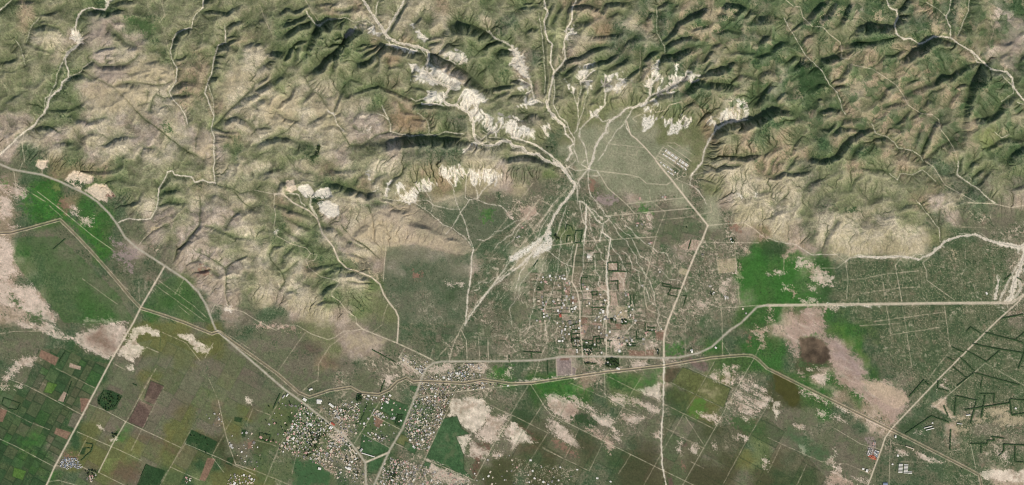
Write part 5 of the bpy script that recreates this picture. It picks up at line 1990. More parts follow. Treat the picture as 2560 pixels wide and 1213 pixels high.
streak2 = np.abs(fbm(7.5, 571, 2, gx * 0.75 + gy * 0.45 + 2 * WX2, gy * 0.5 - gx * 0.28 + 2 * WY2))
field_n = 0


def add_patch(head, pts):
    global field_n
    kind, mode = head[0], head[1]
    col = rgb(*TONE[kind])
    if mode == 'soft':
        f = poly_field(pts, 34, 14, 5)
        if f is None:
            return
        W, sd = f
        a = sstep(-16, 18, sd + 6 * N14[W]) * 0.72 * (0.8 + 0.4 * N14[W])
        mixin(W, col * (1 + 0.12 * N14[W] + 0.12 * N5[W])[..., None], np.clip(a, 0, 1))
    elif mode == 'bare':
        if kind == 'white' and pts[0][1] > 780:
            col = rgb(226, 210, 190)
        f = poly_field(pts, 22, 7, 3.5)
        if f is None:
            return
        W, sd = f
        rag = 9.0 if kind in ('pan', 'pink', 'tan2', 'dgreen', 'green', 'rust', 'lilac', 'vivid', 'brownd', 'mudflat') else 3.5
        stk = PSTREAK[W] if kind in ('pan', 'white', 'pink', 'brownd') and not hill_in[W].any() else N9[W]
        core = sstep(-2.6, 2.6, sd + rag * (0.4 * N9[W] + 0.6 * N3[W] + 1.15 * stk + 0.35 * NW[W] - 0.12))
        holes = sstep(-0.46, -0.12, 0.6 * N9[W] + 0.5 * N3[W] + 0.6 * stk + np.clip(sd, 0, 22) / 44)
        a = core * holes * (0.86 + 0.3 * N14[W])
        tone = col * (1 + 0.10 * N14[W] + 0.09 * N5[W] + 0.02 * NW[W])[..., None]
        if kind in ('pan', 'white', 'pink', 'mudflat'):
            st = sstep(0.12, 0.5, N60[W] + 0.5 * N9[W])[..., None]
            tone = tone * (1 - 0.5 * st) + rgb(160, 134, 116) * 0.5 * st
            st = sstep(0.0, 0.5, PSTREAK[W] - 0.3 * N14[W])[..., None]
            tone = tone * (1 - 0.45 * st) + rgb(232, 216, 198) * 0.45 * st
        if kind == 'vivid':
            tone = tone * (1 + 0.22 * (PV2[W] - 0.5) + 0.16 * (PV[W] - 0.5) + 0.10 * N3[W])[..., None]
            tone[..., 0] *= 1 + 0.25 * N14[W] + 0.12 * N3[W]
            a = a * (0.55 + 0.45 * sstep(-0.3, 0.25, N9[W] + 0.5 * N3[W] + 0.5 * N60[W]))
        mixin(W, tone, np.clip(a, 0, 1) * (0.95 if kind != 'vivid' else 0.78))
        if kind in ('pan', 'white', 'pink', 'lilac') and mode == 'bare':
            m = (a > 0.5) & ~hill_in[W]
            if m.sum() > 60:
                ID[W][m] = BARE_ID
    elif mode == 'lots':
        f = poly_field(pts, 12, 5, 3)
        if f is None:
            return
        W, sd = f
        a = sstep(-5, 6, sd) * sstep(0.05, 0.5, 0.55 * N9[W] + 0.55 * N3[W] + 0.28 * NW[W] + 0.25 * (PV[W] - 0.5)) * 0.75
        mixin(W, col * (1 + 0.10 * N5[W])[..., None], a)
        a = sstep(-5, 6, sd) * sstep(0.2, 0.6, -0.5 * N9[W] + 0.5 * N5[W] + 0.25 * NW[W]) * 0.55
        mixin(W, rgb(56, 80, 48), a)
    elif mode == 'slope':
        f = poly_field(pts, 10, 3, 2)
        if f is None:
            return
        W, sd = f
        a = sstep(-1.6, 2.4, sd + 2.5 * N3[W] + 1.5 * N9[W]) * ((0.66 if kind in ('tanhill', 'sand') else 0.5) + 0.4 * N60[W])
        mixin(W, col * (1 + 0.10 * N14[W] + 0.10 * N5[W] + 0.03 * NW[W] + 0.05 * np.clip(FLOWS[W], -2, 2) * hill[W])[..., None], np.clip(a, 0, .9))
    elif mode == 'scar':
        f = poly_field(pts, 20, 3, 2)
        if f is None:
            return
        W, sd = f
        on_hill = hill_in[W]
        lim = sstep(-13, 11, sd + 3 * N9[W])
        a = sstep(0.40, 0.68, lim * 0.56 + GUL[W] * 0.50 + 0.05 * FLOWS[W] + 0.10 * (CA16[W] - 0.5))
        flat_a = sstep(0.25, 0.6, lim) * sstep(-0.35, 0.15, 0.5 * N9[W] + 0.6 * N3[W] + 0.25 * N14[W] + 0.2)
        a = np.where(on_hill, a * sstep(0.02, 0.2, lim), flat_a)
        tone = col * (0.95 + 0.10 * N5[W] + 0.10 * N3[W] + 0.03 * NW[W])[..., None]
        tone = tone * (1 - 0.30 * sstep(0.1, 1.4, FLOWS[W])[..., None] * on_hill[..., None])
        mixin(W, tone, np.clip(a, 0, 1) * 0.93)
    elif mode == 'pit':
        f = poly_field(pts, 14, 3, 1.5)
        if f is None:
            return
        W, sd = f
        sd = sd + 3.0
        a = sstep(-1.5, 1.5, sd + 3 * N9[W] + 2.0 * N3[W])
        ben = 0.5 + 0.5 * np.sin(sd * 1.1 + 3 * N14[W])
        tone = col * (0.92 + 0.10 * N5[W] + 0.10 * N14[W])[..., None] * (1 - 0.10 * ben * sstep(16, 4, sd))[..., None]
        mixin(W, tone, a * 0.97)
        flat_z = np.median(Z[W][sd > 0]) - 3.0 if (sd > 0).any() else 0
        fl = sstep(0, 5, sd)
        Z[W] = Z[W] * (1 - 0.75 * fl) + 0.75 * fl * (flat_z + 0.25 * (Z[W] - flat_z)) - 1.5 * sstep(-1, 2, sd)
    elif mode == 'pond':
        f = poly_field(pts, 12, 5, 2)
        if f is None:
            return
        W, sd = f
        a = sstep(-5, 5, sd + 4 * N9[W])
        rings = 0.16 * np.sin(4.5 * N60[W] + 1.5 * N14[W]) * (kind == 'mud') - 0.10 * sstep(10, 30, sd) * (kind == 'mud')
        mixin(W, col * (1 + rings + 0.10 * N14[W] + 0.1 * N60[W])[..., None], a * 0.95)
        nm, lb = PATCH_LABEL[kind]
        ID[W][sd > 0] = new_id(nm, lb)
        Z[W] -= 1.0 * sstep(-4, 6, sd)
    elif mode == 'field':
        f = poly_field(pts, 6, 1.0, 0.6)
        if f is None:
            return
        W, sd = f
        a = sstep(-1.2, 1.2, sd)
        tone = col * (1 + 0.16 * N14[W] + 0.16 * N5[W] + 0.14 * N60[W] + 0.05 * NW[W])[..., None]
        bro = sstep(0.08, 0.5, N60[W] + 0.6 * N14[W])[..., None] * (0.4 if kind in ('farm', 'dgreen', 'orchard') else 0.15)
        tone = tone * (1 - bro) + rgb(112, 104, 82) * bro
        mixin(W, tone, a * 0.88)
        ed = np.clip(1.6 - np.abs(sd), 0, 1)
        if kind in ('orchard', 'dgreen', 'purple', 'lilac', 'bright', 'farm', 'olive'):
            mixin(W, rgb(48, 66, 42) if kind != 'lilac' else rgb(190, 172, 154), ed * 0.55)
        if kind in ('orchard', 'dgreen'):
            mixin(W, rgb(36, 58, 34), sstep(0.0, 0.35, N5[W] + N3[W]) * a * 0.6)
        field_n += 1
        cx = sum(p[0] for p in pts) / len(pts); cy = sum(p[1] for p in pts) / len(pts)
        word = {'purple': 'ploughed purple brown', 'pink': 'bare pinkish', 'rust': 'reddish brown', 'orchard': 'dark green tree filled', 'bright': 'bright green',
                'dgreen': 'dark green', 'farm': 'deep green', 'olive': 'yellow olive', 'tan2': 'pale tan', 'greyf': 'grey fallow', 'lilac': 'bare lilac grey',
                'kfield': 'dark brown green', 'lgreen': 'light green'}[kind]
        ID[W][sd > 0] = new_id('field', f"{word} field on the plain near {place(cx, cy)}", 'single fields on the plain')


PLACES = [((1440, 440), 'the meeting of the rivers'), ((1060, 940), 'the river town crossing'), ((860, 1100), 'the southern road fork'), ((180, 1160), 'the grey tent village'),
          ((410, 665), 'the western road junction'), ((1660, 900), 'the eastern road crossing'), ((2230, 1075), 'the canal crossroads'), ((1770, 565), 'the bend of the dusty road'),
          ((1500, 720), 'the scattered smallholdings'), ((540, 830), 'the western canal bend'), ((1690, 400), 'the new housing rows'), ((2040, 870), 'the muddy pond'),
          ((800, 500), 'the white quarry'), ((2480, 950), 'the hedged eastern scrub'), ((2300, 760), 'the wide straight dusty road'), ((1180, 630), 'the tip of the long pale hill'),
          ((360, 1040), 'the ploughed purple fields'), ((1480, 850), 'the hedged compounds'), ((730, 990), 'the canal bend'), ((2480, 1190), 'the white riverbank'),
          ((1300, 1100), 'the pale salt pans'), ((560, 1130), 'the outlying farm lanes'), ((1850, 980), 'the dyked grid of pans'), ((1930, 700), 'the vivid green marsh')]


def place(x, y):
    return min(PLACES, key=lambda p: (p[0][0] - x) ** 2 + (p[0][1] - y) ** 2)[1]


BARE_ID = new_id('bare_soil', 'ragged patches of pale dried out soil on the plain')
parse(PATCHES, add_patch)

# ---- dykes of the pan grid
DYKE = []
WASH = []
wr = np.random.default_rng(77)
for k_ in range(22):
    th_ = -0.95 + 1.75 * (k_ + wr.uniform(0, 1)) / 22
    r_ = wr.uniform(50, 230)
    end_ = r_ + wr.uniform(90, 330)
    p_ = []
    while r_ < end_:
        p_.append((FX + math.sin(th_) * r_, FY + 12 + math.cos(th_) * r_))
        r_ += wr.uniform(12, 22)
        th_ += wr.normal() * 0.022
    if len(p_) > 2 and p_[-1][1] < 880:
        WASH.append((str(round(wr.uniform(1.2, 2.3), 2)), p_))
for w_, s_ in ((3.2, "800,70 770,190 715,330"), (2.6, "690,80 690,230 680,330"), (2.4, "600,100 595,280"), (2.2, "550,90 480,215 400,340"), (3.2, "300,150 465,225 740,360"),
               (2.6, "850,215 1080,345"), (2.6, "820,280 1000,390"), (2.6, "770,330 1000,460"), (2.6, "745,375 980,540"), (2.2, "720,440 930,530"), (2.2, "680,500 780,570"),
               (2.0, "960,290 945,350"), (2.0, "905,260 890,320"), (2.0, "860,230 860,290"), (2.0, "770,450 760,500"), (2.0, "870,330 850,400"), (2.0, "950,390 930,440"), (2.0, "900,450 880,510"),
               (2.6, "130,280 360,390 640,525"), (2.6, "370,380 260,575"), (4.6, "1040,140 1090,320 1060,430 960,620 880,740"), (2.6, "905,70 733,352 595,605"), (2.0, "930,130 1060,280"), (2.0, "320,390 260,500")):
    DYKE.append((str(w_), to_plot(1640, 880, 3.678, s_)))
for w_, s_ in ((2.0, "120,30 0,240"), (2.2, "220,130 100,360 0,560"), (2.0, "460,130 320,400 150,660"), (2.4, "570,370 440,610"), (2.6, "840,300 740,470 640,720"), (2.4, "710,85 900,180"), (2.2, "990,30 840,300"),
               (2.0, "0,265 120,330 320,410"), (2.2, "230,520 430,620 640,730"), (2.0, "430,110 640,220 830,310"), (2.0, "320,90 430,150"), (2.0, "765,100 765,180")):
    DYKE.append((w_ if isinstance(w_, str) else str(w_), to_plot(1280, 960, 3.272, s_)))

# ---- rivers, roads, tracks, canal
STREAM = new_id('stream_bed', 'narrow pale dry stream beds in the hills and on the fan')
TRACK = new_id('track', 'narrow dirt tracks and lanes')
n_lines = {}


def line_label(kind, pts):
    m = pts[len(pts) // 2]
    return {'R': f"white dry river bed winding past {place(*m)}", 'H': f"grey paved main road passing {place(*m)}",
            'W': f"wide pale dusty road by {place(*m)}", 'C': "long straight sided canal with pale earth banks"}[kind]


NB1 = fbm(24, 641, 2)
NB2 = fbm(24, 651, 2)


def fbm_w(W, k):
    return (NB1 if k == 1 else NB2)[W]


def add_line(head, pts):
    kind, w = head[0], float(head[1])
    pts = run_out(pts)
    wob = {'R': 2.0, 'r': 2.2, 'L': 0.9, 'D': 0.6}.get(kind, 0.25)
    f = line_field(pts, w * 2.2 + 6, wob)
    if f is None:
        return
    W, D, S, T, tot = f
    nz = N9[W] * 0.6 + N3[W] * 0.5
    if kind in 'Rr':
        ww = w * 0.72 * (1 + 0.8 * nz + 0.9 * N14[W] + 0.6 * N60[W])
        a = np.clip((ww / 2 - D) / STEP + 0.6, 0, 1) * min(1, (w + .8) / STEP)
        if w >= 2.4:
            off = w * (1.5 * fbm_w(W, 1) + 0.25)
            a = np.maximum(a, np.clip((w * 0.16 * (1 + N14[W]) - np.abs(S * (D < 1e5) - off)) / STEP + 0.5, 0, 1) * (np.abs(D) < w * 2) * 0.8 * sstep(-0.2, 0.2, N60[W] + .5 * N14[W]))
            off = -w * (1.7 * fbm_w(W, 2) + 0.35)
            a = np.maximum(a, np.clip((w * 0.13 * (1 + N14[W]) - np.abs(S * (D < 1e5) - off)) / STEP + 0.4, 0, 1) * (np.abs(D) < w * 2) * 0.7 * sstep(-0.1, 0.3, -N60[W] + .5 * N14[W]))
        halo = np.clip(1.15 - D / (w * 1.15 + 2.5), 0, 1) * sstep(-0.05, 0.45, 0.7 * N9[W] + 0.9 * N3[W]) * 0.62
        mixin(W, rgb(186, 174, 148), halo * (1 if kind == 'R' else .55))
        tone = rgb(230, 218, 198) * (0.96 + 0.09 * N5[W] + 0.07 * N3[W])[..., None]
        if w >= 6:
            br = np.clip(1 - np.abs(S / w + 0.25 * N14[W]) / 0.10, 0, 1)
            tone = tone * (1 - 0.22 * br[..., None])
        mixin(W, tone, np.clip(a * (0.95 if kind == 'R' else 0.72 + 0.4 * nz), 0, 1))
        m = a > 0.45
        if kind == 'R' and m.sum() > 20:
            ID[W][m] = new_id('river_bed', line_label('R', pts))
        else:
            ID[W][m] = STREAM
    elif kind == 'H':
        a = np.clip((w * 0.66 + 2.2 * nz - D) / STEP + 0.5, 0, 1)
        mixin(W, rgb(192, 178, 156), a * 0.5)
        a = np.clip((w * 0.34 - D) / STEP + 0.5, 0, 1)
        mixin(W, rgb(178, 171, 154) * (1 + .08 * N5[W] + .10 * N14[W])[..., None], a * (0.9 + 0.2 * N14[W]))
        ID[W][a > 0.4] = new_id('road', line_label('H', pts))
    elif kind == 'W':
        a = np.clip((w * 0.58 + 2.0 * nz - D) / STEP + 0.5, 0, 1)
        mixin(W, rgb(204, 188, 164), a * 0.55)
        a = np.clip((w * 0.34 - D) / STEP + 0.5, 0, 1)
        tone = rgb(214, 199, 176) * (1 + .09 * N5[W] + .12 * N14[W])[..., None]
        if w > 5:
            tone = tone * (1 - 0.16 * np.clip(1 - np.abs(S) / 1.4, 0, 1)[..., None])
        mixin(W, tone, a * 0.9)
        ID[W][a > 0.4] = new_id('road', line_label('W', pts))
    elif kind == 'T':
        a = np.clip((w * 0.46 - D) / STEP + 0.5, 0, 1) * (0.72 + 0.8 * nz + 0.35 * N14[W])
        mixin(W, rgb(214, 199, 174), np.clip(a, 0, 1) * 0.9)
        ID[W][a > 0.35] = TRACK
    elif kind == 'L':
        a = np.clip((w * 0.6 - D) / STEP + 0.5, 0, 1) * np.clip(0.6 + 1.1 * nz + 0.4 * N14[W], 0, 1)
        mixin(W, rgb(200, 183, 158), a * 0.8)
    elif kind == 'D':
        a = np.clip((w * 0.6 - D) / STEP + 0.5, 0, 1) * np.clip(0.5 + 1.3 * nz + 0.6 * N14[W], 0, 1)
        mixin(W, rgb(58, 76, 50), a * 0.62)
    elif kind == 'C':
        a = np.clip((w * 0.46 + 1.8 * nz - D) / STEP + 0.5, 0, 1)
        mixin(W, rgb(196, 178, 154) * (1 + .06 * N5[W])[..., None], np.clip(a * (0.62 + 0.35 * N14[W]), 0, 1))
        b = np.clip((1.5 - np.abs(D * np.where(S < 0, -1.0, 1.0) + 0.6)) / STEP + 0.4, 0, 1)
        mixin(W, rgb(104, 100, 78), b * 0.6)
        Z[W] += 3.0 * np.clip(1 - np.abs(D - w * 0.30) / 2.4, 0, 1) - 2.0 * np.clip(1 - D / 2.4, 0, 1)
        ID[W][a > 0.45] = new_id('canal', line_label('C', pts))


order = []
parse(LINES, lambda h, p: order.append((h, p)))
for w_, d in DYKE:
    order.append((['D', w_], d))
for w_, d in WASH:
    order.append((['r', w_], d))
parse(HEDGES, lambda h, p: order.append((['D', '3.4' if p[0][0] < 1750 else '5.2'], p)))
rank = {'D': 0, 'L': 1, 'T': 2, 'C': 3, 'r': 4, 'R': 5, 'W': 6, 'H': 7}
order.sort(key=lambda q: rank[q[0][0]])
for h, p in order:
    add_line(h, p)

# ---------------------------------------------------------------- materials
def lin(c):
    c = np.asarray(c, np.float32)
    return np.where(c <= 0.04045, c / 12.92, ((np.clip(c, 0, 1) + 0.055) / 1.055) ** 2.4)


def ground_material():
    m = bpy.data.materials.new("ground_cover")
    m.use_nodes = True
    nt = m.node_tree
    b = nt.nodes["Principled BSDF"]
    b.inputs["Roughness"].default_value = 0.95
    b.inputs["Specular IOR Level"].default_value = 0.05
    at = nt.nodes.new("ShaderNodeAttribute")
    at.attribute_name = "cover"
    geo = nt.nodes.new("ShaderNodeNewGeometry")
    no = nt.nodes.new("ShaderNodeTexNoise")
    no.inputs["Scale"].default_value = 0.16
    no.inputs["Detail"].default_value = 4.0
    no.inputs["Roughness"].default_value = 0.7
    nt.links.new(geo.outputs["Position"], no.inputs["Vector"])
    mr = nt.nodes.new("ShaderNodeMapRange")
    mr.inputs[1].default_value = 0.3
    mr.inputs[2].default_value = 0.7
    mr.inputs[3].default_value = 0.82
    mr.inputs[4].default_value = 1.18
    nt.links.new(no.outputs["Fac"], mr.inputs[0])
    mx = nt.nodes.new("ShaderNodeVectorMath")
    mx.operation = 'SCALE'
    nt.links.new(at.outputs["Color"], mx.inputs[0])
    nt.links.new(mr.outputs[0], mx.inputs["Scale"])
    nt.links.new(mx.outputs[0], b.inputs["Base Color"])
    return m


def plain_material(name, colour, rough=0.8, spread=0.12, scale=0.8, emit=None):
    """procedural paint, metal, plaster or leaf colour with worn variation"""
    m = bpy.data.materials.new(name)
    m.use_nodes = True
    nt = m.node_tree
    b = nt.nodes["Principled BSDF"]
    b.inputs["Roughness"].default_value = rough
    b.inputs["Specular IOR Level"].default_value = 0.15
    geo = nt.nodes.new("ShaderNodeNewGeometry")
    no = nt.nodes.new("ShaderNodeTexNoise")
    no.inputs["Scale"].default_value = scale
    no.inputs["Detail"].default_value = 3.0
    nt.links.new(geo.outputs["Position"], no.inputs["Vector"])
    cr = nt.nodes.new("ShaderNodeValToRGB")
    c = lin(np.array(colour, np.float32) / 255) / K_FLAT
    lo, hi = c * (1 - spread * 1.6), np.clip(c * (1 + spread * 1.6), 0, 0.9)
    cr.color_ramp.elements[0].position = 0.3
    cr.color_ramp.elements[1].position = 0.7
    cr.color_ramp.elements[0].color = (*[float(q) for q in lo], 1)
    cr.color_ramp.elements[1].color = (*[float(q) for q in hi], 1)
    nt.links.new(no.outputs["Fac"], cr.inputs[0])
    nt.links.new(cr.outputs[0], b.inputs["Base Color"])
    return m


GROUND = ground_material()
ALB = np.clip(lin(np.clip(C, 0.02, 1)) / K_FLAT, 0.004, 0.86).astype(np.float32)

# ---------------------------------------------------------------- the ground, cut into the pieces that have a name
WXm = ((gx - PW / 2) * M).astype(np.float32)
WYm = ((PH / 2 - gy) * M).astype(np.float32)
VERT = np.stack([WXm, WYm, Z.astype(np.float32)], -1).reshape(-1, 3)
ALBf = ALB.reshape(-1, 3)
cell_id = ID[:-1, :-1].ravel()
jj, ii = np.meshgrid(np.arange(NY - 1), np.arange(NX - 1), indexing='ij')
q0 = (jj * NX + ii).ravel()
QUAD = np.stack([q0, q0 + NX, q0 + NX + 1, q0 + 1], -1)


def sheet(rid_, name, label, group):
    faces = QUAD[cell_id == rid_]
    if len(faces) < 3:
        return
    used, inv = np.unique(faces.ravel(), return_inverse=True)
    me = bpy.data.meshes.new(name)
    me.vertices.add(len(used))
    me.vertices.foreach_set("co", VERT[used].ravel())
    me.loops.add(len(faces) * 4)
    me.loops.foreach_set("vertex_index", inv.astype(np.int32).ravel())
    me.polygons.add(len(faces))
    me.polygons.foreach_set("loop_start", np.arange(0, len(faces) * 4, 4, dtype=np.int32))
    me.polygons.foreach_set("use_smooth", np.zeros(len(faces), bool))
    at = me.color_attributes.new("cover", 'FLOAT_COLOR', 'POINT')
    rgba = np.ones((len(used), 4), np.float32)
    rgba[:, :3] = ALBf[used]
    at.data.foreach_set("color", rgba.ravel())
    me.update()
    me.materials.append(GROUND)
    o = bpy.data.objects.new(name, me)
    o['kind'] = 'structure'
    o['label'] = label
    if group:
        o['group'] = group
    COL.objects.link(o)


for rid_, (nm, lb, gr) in REG.items():
    sheet(rid_, nm, lb, gr)


def ground_z(x, y):
    fx = np.clip((x - GX0) / STEP, 0, NX - 1.001); fy = np.clip((y - GY0) / STEP, 0, NY - 1.001)
    i, j = int(fx), int(fy)
    a, b = fx - i, fy - j
    return float(Z[j, i] * (1 - a) * (1 - b) + Z[j, i + 1] * a * (1 - b) + Z[j + 1, i] * (1 - a) * b + Z[j + 1, i + 1] * a * b)


def world_xy(x, y):
    return ((x - PW / 2) * M, (PH / 2 - y) * M)


# ---------------------------------------------------------------- mesh collecting
class Mesh:
    def __init__(self):
        self.v, self.f, self.m = [], [], []

    def quad_box(self, cx, cy, z0, z1, w, l, ang=0.0, mi=0, top_scale=1.0):
        ca, sa = math.cos(ang), math.sin(ang)
        n = len(self.v)
        for z, s in ((z0, 1), (z1, top_scale)):
            for sx, sy in ((-1, -1), (1, -1), (1, 1), (-1, 1)):
                x, y = sx * w / 2 * s, sy * l / 2 * s
                self.v.append((cx + x * ca - y * sa, cy + x * sa + y * ca, z))
        for q in ((0, 1, 5, 4), (1, 2, 6, 5), (2, 3, 7, 6), (3, 0, 4, 7), (4, 5, 6, 7)):
            self.f.append([n + k for k in q])
            self.m.append(mi)

    def gable(self, z0, z1, w, l, over=0.4, mi=0, th=0.12):
        """ridge along x"""
        n = len(self.v)
        w2, l2 = w / 2 + over, l / 2 + over
        for dz in (0, -th):
            self.v += [(-w2, -l2, z0 + dz), (w2, -l2, z0 + dz), (w2, l2, z0 + dz), (-w2, l2, z0 + dz), (-w2, 0, z1 + dz), (w2, 0, z1 + dz)]
        for q in ((0, 1, 5, 4), (2, 3, 4, 5), (7, 6, 10, 11), (9, 8, 11, 10), (0, 6, 7, 1), (2, 8, 9, 3), (4, 10, 6, 0), (3, 9, 10, 4), (1, 7, 11, 5), (5, 11, 8, 2)):
            self.f.append([n + k for k in q])
            self.m.append(mi)

    def hip(self, z0, z1, w, l, over=0.4, mi=0):
        n = len(self.v)
        w2, l2 = w / 2 + over, l / 2 + over
        r = max(0.0, w2 - l2)
        self.v += [(-w2, -l2, z0), (w2, -l2, z0), (w2, l2, z0), (-w2, l2, z0), (-r, 0, z1), (r, 0, z1)]
        for q in ((0, 1, 5, 4), (2, 3, 4, 5), (1, 2, 5), (3, 0, 4), (3, 2, 1, 0)):
            self.f.append([n + k for k in q])
            self.m.append(mi)

    def leaf(self, p, nrm, r, mi=0):
        a = np.cross(nrm, (0.31, 0.77, 0.55)); a = a / (np.linalg.norm(a) + 1e-9)
        b = np.cross(nrm, a)
        n = len(self.v)
        self.v += [tuple(p + a * r), tuple(p + b * r * .8), tuple(p - a * r), tuple(p - b * r * .8)]
        self.f.append([n, n + 1, n + 2, n + 3])
        self.m.append(mi)

    def build(self, name, mats):
        me = bpy.data.meshes.new(name)
        me.from_pydata(self.v, [], self.f)
        for m in mats:
            me.materials.append(m)
        me.polygons.foreach_set("material_index", self.m)
        me.update()
        return me


def link(name, data, parent=None, loc=None, rz=0.0, scale=None):
    o = bpy.data.objects.new(name, data)
    COL.objects.link(o)
    if parent:
        o.parent = parent
    if loc:
        o.location = loc
    o.rotation_euler[2] = rz
    if scale:
        o.scale = scale
    return o


def tag(o, label, cat, group=None):
    o['label'] = label
    o['category'] = cat
    if group:
        o['group'] = group
    return o


# ---------------------------------------------------------------- buildings
WALL = plain_material("house_wall", (176, 166, 150), 0.9, 0.1, 0.5)
ROOF = {
    'white': plain_material("white_roof", (226, 222, 212), 0.6, 0.06, 0.35),
    'pale grey': plain_material("pale_grey_roof", (182, 178, 170), 0.5, 0.12, 0.35),
    'cream': plain_material("cream_roof", (204, 190, 168), 0.7, 0.08, 0.35),
    'grey': plain_material("grey_roof", (132, 128, 122), 0.5, 0.15, 0.35),
    'rust red': plain_material("rust_red_roof", (176, 92, 76), 0.7, 0.15, 0.35),
    'blue grey': plain_material("blue_grey_roof", (140, 150, 165), 0.5, 0.12, 0.35),
    'pinkish': plain_material("pinkish_roof", (198, 160, 148), 0.7, 0.12, 0.35),
    'orange': plain_material("orange_roof", (206, 128, 96), 0.7, 0.12, 0.35),
}
SHAPE_WORD = {'gable': 'gabled', 'flat': 'flat roofed', 'hip': 'hipped'}
PROTO = {}


def proto(kind, colour):
    """one mesh of a small house: walls with openings and its roof; unit footprint, scaled by the copy"""
    if (kind, colour) in PROTO:
        return PROTO[(kind, colour)]
    b = Mesh()
    b.quad_box(0, 0, -1.0, 1.0, 1, 1, 0, 0)
    if kind == 'flat':
        b.v_top = None
        for cx, cy, w, l in ((0, -.48, 1, .04), (0, .48, 1, .04), (-.48, 0, .04, .92), (.48, 0, .04, .92)):
            b.quad_box(cx, cy, 1.002, 1.16, w, l, 0, 1)
        b.quad_box(0, 0, 1.003, 1.06, .92, .92, 0, 1)
        b.quad_box(.2, .2, 1.06, 1.3, .16, .16, 0, 0)
    elif kind == 'gable':
        b.gable(1.0, 1.45, 1, 1, .06, 1, .04)
    else:
        b.hip(1.0, 1.5, 1, .98, .06, 1)
    b.quad_box(0, -.505, -.9, .55, .18, .012, 0, 2)
    for x in (-.3, .3):
        b.quad_box(x, -.505, .0, .55, .16, .012, 0, 2)
    me = b.build(f"{kind}_house", [WALL, ROOF[colour], DARK])
    PROTO[(kind, colour)] = me
    return me


DARK = plain_material("opening", (50, 46, 42), 0.5, 0.1, 1.0)
HOUSES = []      # x, y (photo px), width m, length m, angle, colour, roof, place words


def big_building(name, x, y, w, l, deg, colour, kind, label, cat, group=None, h=4.0):
    """a building large enough for its parts to show: wall and roof as parts"""
    X, Y = world_xy(x, y)
    t = link(name, None, None, (X, Y, ground_z(x, y)), math.radians(-deg))
    tag(t, label, cat, group)
    wb = Mesh()
    wb.quad_box(0, 0, -1.5, h, w, l, 0, 0)
    nwin = max(2, int(w / 4))
    for k in range(nwin):
        xx = (k + .5) / nwin * w - w / 2
        for s in (-1, 1):
            wb.quad_box(xx, s * (l / 2 + .02), 1.0, 2.4, 1.2, .05, 0, 1)
    link('wall', wb.build('wall', [WALL, DARK]), t)
    rb = Mesh()
    if kind == 'gable':
        rb.gable(h + .01, h + .16 * l + .4, w, l, .5, 0)
    elif kind == 'hip':
        rb.hip(h + .01, h + .22 * l, w, l, .5, 0)
    else:
        rb.quad_box(0, 0, h + .005, h + .12, w - .6, l - .6, 0, 0)
        for cx, cy, a, b in ((0, l / 2 - .15, w, .3), (0, -l / 2 + .15, w, .3), (w / 2 - .15, 0, .3, l - .6), (-w / 2 + .15, 0, .3, l - .6)):
            rb.quad_box(cx, cy, h + .004, h + .7, a, b, 0, 0)
    link('roof', rb.build('roof', [ROOF[colour]]), t)
    return t


